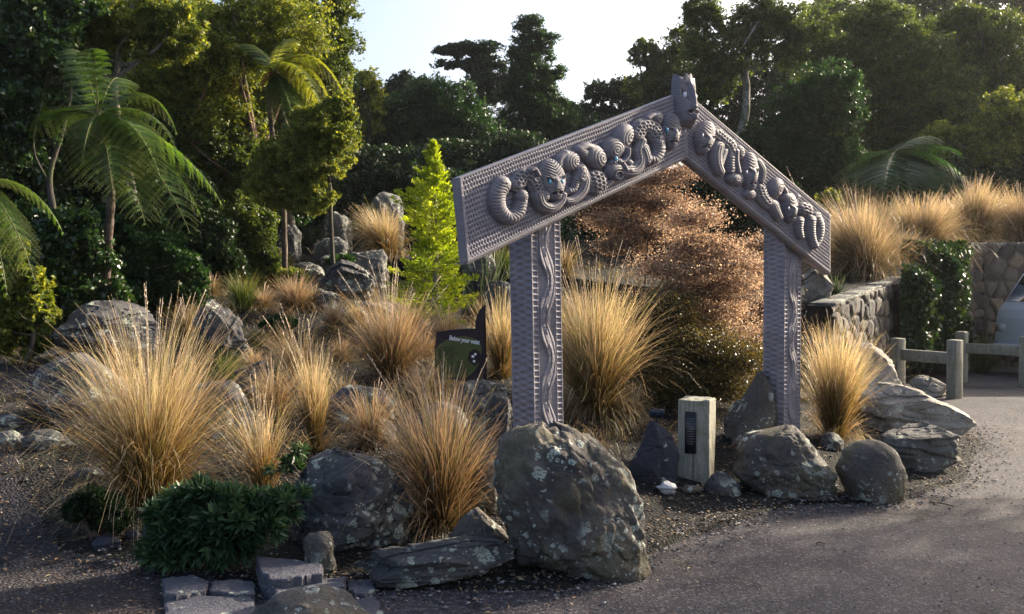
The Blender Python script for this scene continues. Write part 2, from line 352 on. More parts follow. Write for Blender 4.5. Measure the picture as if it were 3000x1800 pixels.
tag(mesh('road', bm_, np.array([(0, 1, 2, 3)]), M['asphalt']), kind='structure')
xs = np.concatenate([np.linspace(-60, -9, 52), np.linspace(-8.95, 12, 420), np.linspace(12.2, 60, 60)]); ys = np.concatenate([np.linspace(4.0, 22, 360), np.linspace(22.3, 90, 90)])
X, Y, F = grid(xs, ys); P2 = np.stack([X, Y], 1); ins = inside(P2, POLY); Z = np.where(ins, terr(X, Y), -.012)
keep = ins[F].any(1)
tag(mesh('planted_bank', np.stack([X, Y, Z], 1), F[keep], M['mulch'], smooth_=True), kind='structure')
# left gravel path: a sheet on the flat ground in front and up the slope beside the hedge
GP = np.array([(-20, -3), (-1.45, -3), (-1.25, 3.6), (-1.32, 4.6), (-1.6, 5.2), (-2.6, 5.6), (-3.4, 6.6), (-4.1, 8.4), (-4.5, 10.2), (-5.1, 10.5), (-6.2, 8.2), (-9, 7.0), (-20, 7.5)])
X, Y, F = grid(np.linspace(-20, -1, 380), np.linspace(-3, 11, 280)); ins = inside(np.stack([X, Y], 1), GP)
Zg = terr(X, Y); Zg = np.where(Zg > 0, Zg, 0) + .012
keep = ins[F].all(1)
tag(mesh('gravel_path', np.stack([X, Y, Zg], 1), F[keep], M['gravel'], smooth_=True), kind='structure')
# ------------------------------------------------------------------ foliage helpers
RNG = np.random.default_rng(7)
def leaves(C, N, size, aspect=.5, clu=None, rnd=None, up=.3, D=None, fold=.18):
    """diamond leaves at centres C (n,3); D optional long axis directions"""
    n = len(C); rg = RNG
    d = unit(rg.normal(size=(n, 3))) if D is None else unit(D)
    nrm = unit(rg.normal(size=(n, 3)) + np.array([0, 0, up * 2])); s = unit(np.cross(d, nrm)); nn = np.cross(s, d)
    L = (size * rg.uniform(.65, 1.35, n))[:, None]; Wd = L * aspect * .5
    V = np.stack([C - d * L * .5, C + s * Wd + nn * L * fold * .3, C + d * L * .5 - nn * L * fold * .5, C - s * Wd + nn * L * fold * .3], 1).reshape(-1, 3)
    F = np.arange(n * 4).reshape(-1, 4)
    r = rg.uniform(0, 1, n) if rnd is None else rnd; c = np.zeros(n) if clu is None else clu
    return V, F, {'rnd': np.repeat(r, 4), 'clu': np.repeat(c, 4)}
def clumps_cloud(cl, n, shell=.55):
    """cl: list of (centre(3), radius(3)); n leaves in all, spread through the clumps, denser near their shells"""
    C = np.array([c[0] for c in cl]); R = np.array([c[1] for c in cl]); vol = R.prod(1) ** (2 / 3); k = RNG.choice(len(cl), n, p=vol / vol.sum())
    d = unit(RNG.normal(size=(n, 3))); r = RNG.uniform(0, 1, n) ** (1 / 3) * (1 - shell) + shell * RNG.uniform(.75, 1.08, n)
    r = np.where(RNG.uniform(size=n) < .7, r, RNG.uniform(.2, 1.25, n))
    P = C[k] + d * R[k] * r[:, None]
    cr = RNG.uniform(0, 1, len(cl)); return P, cr[k], d
DENS = 1.35
def density_crown(ells, n, csize, gap=0.0, flat=.75):
    """leaf positions filling ellipsoids unevenly: a noise field makes the tufts and the gaps, and eats into the outline"""
    vol = np.array([e[1].prod() ** .72 for e in ells]); out = [[], [], []]; got = 0; cen = np.array([e[0] for e in ells]); R = np.array([e[1] for e in ells])
    fr = 1 / (csize * R.mean() * .9 + .05); sd = int(RNG.integers(1, 9999))
    for _ in range(12):
        m = n * 2; k = RNG.choice(len(ells), m, p=vol / vol.sum()); d = unit(RNG.normal(size=(m, 3))); r = RNG.uniform(0, 1, m) ** .45 * 1.12
        P = cen[k] + d * R[k] * r[:, None]; Q = P * np.array([1, 1, 1 / flat]) * fr
        a = noise(Q, sd); b = noise(Q * 2.3, sd + 1); c = noise(Q * 5.1, sd + 2); f = a * .50 + b * .45 + c * .38 + RNG.normal(0, .11, m)
        ok = (f > -.06 + gap + 1.5 * np.maximum(0, r - .72)) & (RNG.uniform(size=m) < .35 + .65 * smooth(r, .3, .8))
        out[0].append(P[ok]); out[1].append(np.clip(.5 + .5 * b + .35 * a, 0, 1)[ok]); out[2].append(d[ok]); got += ok.sum()
        if got >= n: break
    P, cr, d = [np.concatenate(q)[:n] for q in out]; cl = [(P[i], None) for i in RNG.integers(0, len(P), 40)]
    return P, cr, d, cl
def trunk_mesh(parent, pts, r0, r1, mat, limbs=(), name='trunk', k=9):
    mb = MB(); P = catmull(pts, 8); n = len(P); R = r0 + (r1 - r0) * np.linspace(0, 1, n) ** .8
    R[:4] *= np.array([1.5, 1.25, 1.1, 1.03]); P = P + np.stack([noise(P * 1.7, 3), noise(P * 1.7, 4), P[:, 0] * 0], 1) * r0 * .6
    mb.tube(P, R, k)
    for (t, end, ra) in limbs:
        i = int(t * (n - 1)); a = P[i]; b = np.array(end); mid = a * .45 + b * .55 + np.array([RNG.normal() * .1, RNG.normal() * .1, -.12 * np.linalg.norm(b - a) * RNG.uniform(-.4, 1)])
        q = catmull([a, mid, b], 5); mb.tube(q, np.linspace(ra, ra * .25, len(q)), 6)
    return mb.build(name, mat, parent, smooth_=True)
def tree(name, label, px, Y, crowns, n, leaf, mat, bark='bark_dark', tr=.14, trunk_px=None, aspect=.5, thick=1.0, nclump=26, csize=.30, group='forest trees round the garden', base_z=None, cat='tree', flat=.75, gap=.0, shell=.5, up=.3, elong=False):
    """crowns: ellipses (cx, cy, rx, ry[, dY]) in photograph pixels standing at distance Y"""
    k = Y / FPX; bx = (px - CX) * k; bz = tz(bx, Y) - .1 if base_z is None else base_z
    o = thing(name, label, cat, (bx, Y, bz), group); n = int(n * DENS)
    P, cr, d, cl = density_crown([(at(c[0], c[1], Y + (c[4] if len(c) > 4 else 0)), np.array([c[2] * k, thick * .75 * (c[2] * c[3]) ** .5 * k, c[3] * k])) for c in crowns], n, csize * 1.7, gap, flat)
    gz = terr(P[:, 0], P[:, 1]); m = P[:, 2] > gz - .1; P, cr, d = P[m], cr[m], d[m]
    V, F, A = leaves(P, len(P), leaf, aspect, cr, up=up, D=(d + RNG.normal(size=P.shape) * .6) if elong else None)
    mesh('crown', V - np.array(o.location), F, M[mat], o, A)
    if trunk_px: tp = [at(a, b, Y) for a, b in trunk_px]; tp[0][2] = bz - .1
    else:
        top = at(crowns[0][0], crowns[0][1] - crowns[0][3] * .3, Y); a0 = np.array([bx, Y, bz]); tp = [a0, a0 * .65 + top * .35 + RNG.normal(size=3) * [.12, .12, 0], a0 * .3 + top * .7 + RNG.normal(size=3) * [.15, .15, 0], top]
    lim = []
    for j in RNG.choice(len(cl), min(len(cl), 16), replace=False):
        lim.append((RNG.uniform(.45, .95), cl[j][0], tr * RNG.uniform(.25, .45)))
    trunk_mesh(o, tp, tr, tr * .3, M[bark], lim)
    return o
def tussock(name, label, px, py, top, spread, mat='grass_gold', n=1500, lean=(0, 0), droop=1.0, stalks=8, stalk_h=1.15, w=.0032, group='tussock grasses in the rock garden', r0=None, cat='grass tuft', Ypos=None, tilt=.55, up=.0):
    """spread: full width in pixels, top: pixel row of the main blades' tips"""
    b = hit(px, py) if Ypos is None else np.array([(px - CX) / FPX * Ypos, Ypos, tz((px - CX) / FPX * Ypos, Ypos)])
    k = b[1] / FPX; H = (py - top) * k if Ypos is None else (proj(b)[1] - top) * k; S = spread * k / 2
    o = thing(name, label, cat, b, group); rg = RNG
    w = max(w * .8, b[1] * .00034)
    n = int(n * .62)
    L = math.hypot(H, S * .35) * (.35 + .80 * rg.beta(2.6, 2.0, n)); az = rg.uniform(0, 2 * math.pi, n)
    th = np.abs(rg.normal(0, tilt, n)) * min(1.4, S / H * 1.15); th = np.minimum(th, 1.15); sk = rg.uniform(size=n) < .20; th = np.where(sk, rg.uniform(.6, 1.3, n), th); L = np.where(sk, np.minimum(L * .8, max(S * .95, H * .4)), L)
    bend = rg.uniform(.3, 1.5, n) ** 1.7 * droop * (.22 + th * 1.25) * 1.45
    r_0 = (r0 or S * .13); br = np.sqrt(rg.uniform(0, 1, n)) * r_0; base = np.stack([br * np.cos(az), br * np.sin(az), np.full(n, -.02)], 1)
    az = az + rg.normal(0, .35, n); ns = 7; t = np.linspace(0, 1, ns + 1)
    kink = np.where(rg.uniform(size=n) < .12, rg.uniform(.5, 1.6, n), 0)[:, None] * (t[None] > rg.uniform(.35, .8, n)[:, None]); ang = th[:, None] + bend[:, None] * t[None] ** 1.8 + kink; ang = np.minimum(ang, 2.7); st = L[:, None] / ns
    hx = np.cumsum(np.sin(ang) * st, 1); hz = np.cumsum(np.cos(ang) * st, 1); hx = np.hstack([np.zeros((n, 1)), hx[:, :-1]]); hz = np.hstack([np.zeros((n, 1)), hz[:, :-1]])
    lean = (lean[0] + rg.normal() * .05, lean[1] + rg.normal() * .05); lobe = 1 + .16 * np.sin(az * 2 + rg.uniform(0, 6)) + .12 * np.sin(az * 5 + rg.uniform(0, 6)); hx = hx * lobe[:, None]; hz = hz * (.5 + .5 * lobe)[:, None]
    wob = (rg.normal(0, .09, (n, 1)) * t[None] ** 2 + rg.normal(0, .02, (n, 1)) * np.sin(t[None] * 7 + rg.uniform(0, 6, (n, 1)))) * L[:, None]
    ca, sa = np.cos(az)[:, None], np.sin(az)[:, None]
    P = np.stack([base[:, :1] + hx * ca - wob * sa + lean[0] * t[None] ** 1.5 * L[:, None], base[:, 1:2] + hx * sa + wob * ca + lean[1] * t[None] ** 1.5 * L[:, None], base[:, 2:3] + hz], 2)
    fa = rg.uniform(0, math.pi, n); wd = np.stack([np.cos(fa), np.sin(fa), np.zeros(n)], 1)[:, None, :] * (w / 2) * (1 - t[None, :, None] ** 3 * .75) * rg.uniform(.7, 1.4, n)[:, None, None]
    V = np.stack([P - wd, P + wd], 2).reshape(-1, 3)
    i = (np.arange(n)[:, None] * (ns + 1) * 2 + np.arange(ns)[None] * 2).ravel(); F = np.stack([i, i + 1, i + 3, i + 2], 1)
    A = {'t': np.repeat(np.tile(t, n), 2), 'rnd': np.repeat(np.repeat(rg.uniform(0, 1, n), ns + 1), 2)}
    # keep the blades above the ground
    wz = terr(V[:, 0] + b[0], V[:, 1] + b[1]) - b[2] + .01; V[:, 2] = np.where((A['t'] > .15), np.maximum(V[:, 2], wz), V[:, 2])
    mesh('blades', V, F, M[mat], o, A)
    if stalks:
        mb = MB()
        for s in range(stalks):
            a = rg.uniform(0, 2 * math.pi); tl = abs(rg.normal(0, .28)) * min(1.3, S / H * 1.2); hL = H * stalk_h * rg.uniform(.82, 1.12)
            tt = np.linspace(0, 1, 9); an = tl + .25 * tt ** 2; x = np.cumsum(np.sin(an)) / 9 * hL; z = np.cumsum(np.cos(an)) / 9 * hL
            Q = np.stack([x * math.cos(a) + lean[0] * tt * hL * .7, x * math.sin(a), z], 1); mb.tube(Q + b, np.full(9, w * .42), 4, A=0)
            # seed head: spikelets along the top third
            for q in np.linspace(.55, 1, 26):
                i0 = min(7, int(q * 8)); p = Q[i0] + (Q[i0 + 1] - Q[i0]) * (q * 8 - i0) + b; dd = unit(rg.normal(size=3) * .35 + np.array([0, 0, 1]) + (Q[i0 + 1] - Q[i0]) * 8)
                e = p + dd * rg.uniform(.012, .028) * (H / .9) ** .5; sd = unit(np.cross(dd, rg.normal(size=3))) * w * 1.1; m_ = (p + e) / 2
                mb.add([p, m_ + sd, e, m_ - sd], [(0, 1, 2, 3)])
        mb.A = {}
        mb.build('seed_stalks', M['seed'], o)
    return o
# ------------------------------------------------------------------ rocks
def ico(level):
    bm = bmesh.new(); bmesh.ops.create_icosphere(bm, subdivisions=level, radius=1)
    V = np.array([v.co[:] for v in bm.verts]); F = np.array([[v.index for v in f.verts] for f in bm.faces]); bm.free(); return V, F
ICO = {k: ico(k) for k in (1, 2, 4, 5, 6)}
def rock(name, label, rows, mat='rock_dark', depth=.8, seed=1, lvl=5, rough=.10, facets=7, layers=0, group='rocks of the garden edge', Y=None, sink=.12, cat='rock', lift=0.0, dy=0.0, crag=0):
    """rows: (pixel row, left px, right px) from top to base: the rock's width at each height; its own thickness behind"""
    rows = sorted(rows); rb = rows[-1]; mid = .5 * (rb[1] + rb[2])
    if Y is None: b = hit(mid, rb[0])
    else: x = (mid - CX) / FPX * Y; b = np.array([x, Y, tz(x, Y)])
    wpx = max(r[2] - r[1] for r in rows); Yc = b[1] + dy
    k = Yc / FPX; Wm = wpx * k; D = Wm * depth; Yc = Yc + D * .32; k = Yc / FPX
    zr = np.array([at(mid, r[0], Yc)[2] for r in rows]); zr[-1] = min(zr[-1], tz(b[0], Yc)) - sink * (zr[0] - zr[-1])
    Lx = np.array([(r[1] - CX) * k for r in rows]); Rx = np.array([(r[2] - CX) * k for r in rows])
    V, F = ICO[lvl]; V = V.copy(); rg = np.random.default_rng(seed)
    for _ in range(facets):
        n = unit(rg.normal(size=3)); dd = rg.uniform(.72, .92); e = np.maximum(0, V @ n - dd); V = V - e[:, None] * n * .85
    if crag:
        r = np.full(len(V), 9.)
        for j in range(crag):
            n = unit(rg.normal(size=3)); n[2] *= .8; n = unit(n); dd = rg.uniform(.62, .98); c = V @ n; r = np.where(c > .05, np.minimum(r, dd / np.maximum(c, .05)), r)
        V = unit(V) * np.minimum(r, 1.25)[:, None]
        for j in range(crag // 3):        # broken ledges: pieces split off along planes
            n = unit(rg.normal(size=3) * [1, 1, .7]); c0 = rg.uniform(.15, .6); m_ = unit(rg.normal(size=3)); k_ = (V @ n > c0) & (V @ m_ > rg.uniform(-.2, .4)); V[k_] -= n * rg.uniform(.05, .14)
    V /= np.abs(V).max(0)
    V2 = V + unit(V) * (fbm(V * 1.6 + seed * 3.1, seed, 3, .5) * rough * 1.2 + fbm(V * 6 + seed, seed + 9, 3, .55) * rough * .45)[:, None]
    rid = 1 - np.abs(noise(V * 3.1 + 7 * seed, seed + 5)); V2 = V2 - unit(V) * (smooth(rid, .88, 1.0) * rough * .5)[:, None]
    z = V2[:, 2]; h = (z + 1) / 2; zt = zr[0] + (1 - np.clip(h, -.1, 1.15)) * (zr[-1] - zr[0])
    # silhouette: scale x by the wanted width at this height against the sphere's own width there
    zi = np.clip(zt, zr[-1], zr[0]); order = np.argsort(zr)
    Lz = np.interp(zi, zr[order], Lx[order]); Rz = np.interp(zi, zr[order], Rx[order])
    bi = np.clip(((V[:, 2] + 1) * 15).astype(int), 0, 29); ow = np.array([np.percentile(np.abs(V[bi == q, 0]), 96) if (bi == q).any() else .1 for q in range(30)])
    own = np.interp(V[:, 2], (np.arange(30) + .5) / 15 - 1, ow); own = np.clip(own, .08, 1) * .90 + .10
    xn = V2[:, 0] / own; xn = np.sign(xn) * np.abs(xn) ** .95
    x = .5 * (Lz + Rz) + xn * .5 * (Rz - Lz); ww = (Rz - Lz) / max(1e-6, (Rx - Lx).max()); y = Yc + V2[:, 1] / own ** .6 * D * .5 * (.45 + .55 * ww)
    if crag:
        z3 = np.stack([x * 5, y * 5, zt * 9], 1); e = 1 - np.abs(noise(z3 + seed, seed + 7)); g = smooth(e, .90, 1.0) * .018 * min(1.5, Wm); x -= np.sign(xn) * g; y -= np.sign(V2[:, 1]) * g
    if layers:
        q = (zt + .18 * (x - x.mean())) / layers + 1.3 * noise(np.stack([x * 2.4, y * 2.4, zt * 1.5], 1), seed) + .5 * noise(np.stack([x * 7, y * 7, zt * 3], 1), seed); st = np.abs((q % 1) - .5) * 2
        inset = smooth(st, .55, 1) * layers * .45 * smooth(noise(np.stack([x * 2, y * 2, zt * 2], 1), seed + 4), -.5, .4); dirx = np.sign(xn) * np.minimum(1, abs(xn)); x -= dirx * inset; y -= np.sign(V2[:, 1]) * inset * np.minimum(1, abs(V2[:, 1]) * 1.5)
    O = np.array([.5 * (Lx[-1] + Rx[-1]), Yc, tz(.5 * (Lx[-1] + Rx[-1]), Yc)])
    o = mesh(name, np.stack([x, y, zt + lift], 1) - O, F, M[mat], smooth_=True, loc=O)
    return tag(o, label, cat, group)
# ------------------------------------------------------------------ the carved gateway
GA = np.array([.733, .680, 0]); GN = np.array([.680, -.733, 0]); GU = np.array([0, 0, 1.]); G0 = np.array([1.2545, 6.99, 0])
def on_plane(px, py, off=0.0):
    r = ray(px, py); o = np.array([0, 0, EYE]); p0 = G0 + GN * off
    s = ((p0 - o) @ GN) / (r @ GN); P = o + r * s; return (P - G0) @ GA, P[2]
def PP(t, z, off=0.0): return G0 + np.multiply.outer(np.asarray(t, float), GA) + np.multiply.outer(np.asarray(z, float), GU) + np.multiply.outer(np.asarray(off, float), GN) if np.ndim(t) else G0 + GA * t + GU * z + GN * off
gate = thing('carved_gateway', 'tall gateway of grey carved timber with two posts and a pointed gable of relief figures', 'gateway', (G0[0], G0[1], 0))
def solid_field(name, corners, nu, nv, Hf, thick, mat, parent):
    """closed slab whose front is a heightfield; corners (t,z): top-left, top-right, bottom-left, bottom-right"""
    a, b, c, d = [np.array(q) for q in corners]; U, V = np.meshgrid(np.linspace(0, 1, nu), np.linspace(0, 1, nv)); u, v = U.ravel(), V.ravel()
    T = (a * (1 - u[:, None]) + b * u[:, None]) * (1 - v[:, None]) + (c * (1 - u[:, None]) + d * u[:, None]) * v[:, None]
    H = Hf(T[:, 0], T[:, 1], u, v); Fr = PP(T[:, 0], T[:, 1], H)
    i = (np.arange(nv - 1)[:, None] * nu + np.arange(nu - 1)[None]).ravel(); Q = np.stack([i, i + nu, i + nu + 1, i + 1], 1)
    ring = np.concatenate([np.arange(nu), np.arange(1, nv) * nu + nu - 1, (nv - 1) * nu + np.arange(nu - 2, -1, -1), np.arange(nv - 2, 0, -1) * nu])
    Bk = PP(T[ring, 0], T[ring, 1], np.full(len(ring), -thick)); n0 = len(Fr); m = len(ring); j = np.arange(m); j2 = (j + 1) % m
    S = np.stack([ring[j], ring[j2], n0 + j2, n0 + j], 1)
    Vv = np.vstack([Fr, Bk, [Bk.mean(0)]]); Tt = np.stack([n0 + j, n0 + j2, np.full(m, n0 + m)], 1)
    return mesh(name, Vv - np.array(gate.location), [Q, S, Tt], mat, parent)
def dimple(a, b, sa, sb, dep):
    """hex pattern of gouge scoops: spacing sa along a, sb along b"""
    wn_ = np.stack([a * 9, b * 9, 0 * a], 1) if np.ndim(a) else None; a = a + noise(wn_, 3) * sa * .16; b = b + noise(wn_ + 5, 4) * sb * .10 + noise(wn_ * .25, 6) * sb * .25
    row = np.floor(b / sb); x = (a / sa + .5 * (row % 2)) % 1 - .5; y = (b / sb) % 1 - .5
    r = np.sqrt((x / .44) ** 2 + (y / .50) ** 2 + .35 * (x * y)); return -dep * smooth(1 - r, 0, .75) + dep * .25 * smooth(y, .3, .5)
LB = [(1347, 521), (2006, 268), (1371, 776), (2012, 466)]; RB = [(2006, 268), (2433, 630), (2012, 466), (2433, 806)]
boards = []
for cs in (LB, RB):
    pts = [on_plane(*c) for c in cs]
    def Hb(t, z, u, v, pts=pts):
        L = math.dist(pts[0], pts[1]); Wd = math.dist(pts[0], pts[2])
        h = dimple(u * L, v * Wd, .0235, .029, .0095); ed = np.minimum(v, .0 + (0.955 - v)); h = h * smooth(ed, .012, .03) * smooth(np.minimum(u, 1 - u) * L, .01, .03)
        return h - .012 * smooth(v, .962, 1.0)
    boards.append(solid_field('bargeboard', pts, 660, 140, Hb, .075, M['carved'], gate))
# posts: a surface wrapped round the perimeter, gouged sides and a vine scroll down the front
def make_post(pxl, ptop, Yd, lean, mirror):
    t0 = on_plane(pxl, 1000, -.08)[0]; w, dpt, zb, zt = .262, .205, -.05, ptop
    per = [0, dpt, dpt + w, 2 * dpt + w, 2 * (dpt + w)]; nS = 210; nZ = 520
    s = np.unique(np.concatenate([np.linspace(0, per[4], nS), per])); nS = len(s); z = np.linspace(zb, zt, nZ); S, Zz = np.meshgrid(s, z); S, Zz = S.ravel(), Zz.ravel()
    side = np.searchsorted(per, S, side='right') - 1; side = np.clip(side, 0, 3)
    H = np.zeros(len(S))
    m = side == 0; H[m] = dimple(Zz[m], S[m], .043, .070, .010) * smooth(np.minimum(S[m], dpt - S[m]), .004, .014)
    m = side == 2; q = S[m] - per[2]; H[m] = dimple(Zz[m], q, .043, .070, .010) * smooth(np.minimum(q, dpt - q), .004, .014)
    m = side == 1; x = (S[m] - per[1]) / w; zz = Zz[m]
    # border: a column of square scoops at each edge
    bx = np.where(x < .5, x, 1 - x); cell = (zz / .0375) % 1 - .5
    r = np.maximum(np.abs((bx - .105) / .085), np.abs(cell / .42)); h = -.009 * smooth(1 - r, 0, .5)
    # scroll: a broad ribbon that swings from side to side, its hollows filled with parallel gouge lines
    inner = smooth(bx, .195, .22); per_z = .50; ph = 2 * math.pi * zz / per_z; xx = (x - .5) / .285; sgn = 1 if not mirror else -1
    cx_ = sgn * .46 * np.sin(ph); sl2 = np.sqrt(1 + (.46 * .285 * w * 2 * math.pi / per_z * np.cos(ph)) ** 2); dd = (xx - cx_) / sl2
    wr = .58 + .12 * np.cos(2 * ph); rib = .013 * smooth(wr - np.abs(dd), 0, .07) * (.75 + .35 * np.clip(dd * sgn * np.cos(ph) / wr, -1, 1)) - .006 * smooth(1 - np.abs(np.abs(dd) - .30) / .07, 0, 1)
    out_ = -.0045 * smooth(np.cos(2 * math.pi * (np.abs(dd) - wr) / .15), -.1, .9) - .004; h2 = np.where(np.abs(dd) < wr, rib, out_)
    cyc = (zz / per_z) % .5 - .25; sid = np.where((zz / per_z) % 1 < .5, 1, -1) * sgn; ex = (xx - sid * (.30 - 9 * cyc ** 2 * .6)) / .11; ez = cyc / .135
    cm = ex ** 2 + ez ** 2; h2 = h2 - .016 * smooth(1 - cm, 0, .6) + .006 * smooth(1 - np.abs(np.sqrt(cm) - 1.25) / .3, 0, 1)
    h = h * (1 - inner) + inner * (h2 - .003); H[m] = h * smooth(np.minimum(x, 1 - x), .01, .03)
    b = GA * 1.0; nrm = {0: -GA, 1: GN, 2: GA, 3: -GN}
    Pb = np.zeros((len(S), 3))
    for k in range(4):
        m = side == k; q = S[m] - per[k]
        tt = {0: 0 * q, 1: q, 2: 0 * q + w, 3: w - q}[k]; oo = {0: -.08 - dpt + q, 1: 0 * q - .08, 2: -.08 - q, 3: 0 * q - .08 - dpt}[k]
        Pb[m] = PP(t0 + tt + lean * (Zz[m] - zb), Zz[m], oo) + nrm[k] * H[m][:, None]
    n = nS; i = (np.arange(nZ - 1)[:, None] * n + np.arange(n - 1)[None]).ravel(); Q = np.stack([i, i + 1, i + n + 1, i + n], 1)
    j = np.arange(nZ - 1); Q2 = np.stack([j * n + n - 1, j * n, j * n + n, j * n + 2 * n - 1], 1)
    top = np.arange(n) + (nZ - 1) * n; c = len(Pb); Pb = np.vstack([Pb, [Pb[top].mean(0)]]); T3 = np.stack([top[:-1], top[1:], np.full(n - 1, c)], 1)
    return mesh('post', Pb - np.array(gate.location), [np.vstack([Q, Q2]), T3], M['carved'], gate)
make_post(1573, on_plane(1600, 690)[1] + .12, 6.0, -.026, False)
make_post(2298, on_plane(2320, 700)[1] + .10, 8.05, 0.0, True)
# relief figures: heights sculpted over the board's plane
def field(group, board, hscale, mat, name):
    feats = group; xs_ = np.array([f['bb'] for f in feats]); x0, y0 = xs_[:, 0].min() - 6, xs_[:, 1].min() - 6; x1, y1 = xs_[:, 2].max() + 6, xs_[:, 3].max() + 6
    st = 1.15; X = np.arange(x0, x1, st); Y = np.arange(y0, y1, st); n, m = len(X), len(Y); X, Y = np.meshgrid(X, Y); x, y = X.ravel(), Y.ravel()
    H = np.full(len(x), -1.0)
    for f in feats:
        h = f['fn'](x, y); H = np.where(h > -.5, np.maximum(H, h) if not f.get('over') else np.where(h > 0, h, H), H)
    i = (np.arange(m - 1)[:, None] * n + np.arange(n - 1)[None]).ravel(); F = np.stack([i, i + n, i + n + 1, i + 1], 1)
    keep = (H[F] > 0).any(1); Hh = np.where(H > 0, H + .002, -.012)
    # plane coordinates
    rr = np.stack([(x - CX) / FPX, np.ones(len(x)), (CY - y) / FPX], 1); d = np.stack([rr[:, 0], cp + rr[:, 2] * sp_, -sp_ + rr[:, 2] * cp], 1)
    o = np.array([0, 0, EYE]); s = ((G0 + GN * .03 - o) @ GN) / (d @ GN); P = o + d * s[:, None] + GN * (Hh - .03)[:, None]
    used = np.unique(F[keep]); mp = -np.ones(len(P), int); mp[used] = np.arange(len(used))
    return mesh(name, P[used] - np.array(gate.location), mp[F[keep]], mat, board, smooth_=True)
def tubeF(pts, r, Hm=.05, tex='ring', per=9, r1=None, over=False):
    L = catmull(pts, 14); r1 = r if r1 is None else r1; s = np.concatenate([[0], np.cumsum(np.hypot(*np.diff(L, axis=0).T))]); R = np.linspace(r, r1, len(L)); mx = max(r, r1)
    def fn(x, y):
        best = np.full(len(x), 1e9); bs = np.zeros(len(x)); sg = np.zeros(len(x)); br = np.full(len(x), float(r))
        for i in range(len(L) - 1):
            a, b = L[i], L[i + 1]; ab = b - a; q = (ab @ ab) + 1e-9; t = np.clip(((x - a[0]) * ab[0] + (y - a[1]) * ab[1]) / q, 0, 1)
            dx, dy = x - a[0] - t * ab[0], y - a[1] - t * ab[1]; d = np.hypot(dx, dy); mk = d < best
            best = np.where(mk, d, best); bs = np.where(mk, s[i] + t * (s[i + 1] - s[i]), bs); sg = np.where(mk, np.sign(dx * ab[1] - dy * ab[0]), sg); br = np.where(mk, R[i], br)
        q = best / br; h = Hm * np.sqrt(np.clip(1 - q * q, 0, 1)) ** .9; k = smooth(1 - q, .05, .3)
        if tex == 'ring': h = h - .0060 * k * smooth(np.cos(2 * math.pi * (bs / per + .5 * q * q)), .45, 1)
        elif tex == 'wave': h = h - .0055 * k * smooth(np.cos(2 * math.pi * (bs / per + .25 * np.sin(best * sg / br * 4))), .4, 1)
        elif tex == 'scale': h = h + dimple(bs, best * sg + 100, per, per * 1.05, .011) * k
        elif tex == 'long': h = h - .0055 * k * smooth(np.cos(2 * math.pi * best * sg / per), .4, 1)
        return np.where(q < 1, np.maximum(h, .0005), -1)
    return dict(fn=fn, bb=(L[:, 0].min() - mx, L[:, 1].min() - mx, L[:, 0].max() + mx, L[:, 1].max() + mx), over=over)
def ellF(cx, cy, rx, ry, ang=0, Hm=.05, per=8, off=(.35, .1), over=False, tex='spiral', hole=0):
    ca, sa = math.cos(math.radians(ang)), math.sin(math.radians(ang)); m = max(rx, ry)
    def fn(x, y):
        u, v = ((x - cx) * ca + (y - cy) * sa) / rx, (-(x - cx) * sa + (y - cy) * ca) / ry; r = np.hypot(u, v); h = Hm * np.sqrt(np.clip(1 - r ** 2.4, 0, 1)); k = smooth(1 - r, .03, .22)
        uo, vo = (u - off[0]) * rx, (v - off[1]) * ry; ro = np.hypot(uo, vo * rx / ry)
        if tex == 'spiral': h = h - .0058 * k * smooth(np.cos(2 * math.pi * (ro / per) + np.arctan2(vo, uo)), .35, 1) * smooth(rx * .95 - ro, 0, 6)
        elif tex == 'scale': h = h + dimple((x - cx) * .6 + (y - cy) * .3 + 200, (y - cy) - .35 * (x - cx) + 200, per, per * 1.1, .012) * k
        if hole: h = np.where(r < hole, h - .03 * smooth(hole - r, 0, .1), h)
        return np.where(r < 1, np.maximum(h, .0005), -1)
    return dict(fn=fn, bb=(cx - m, cy - m, cx + m, cy + m), over=over)
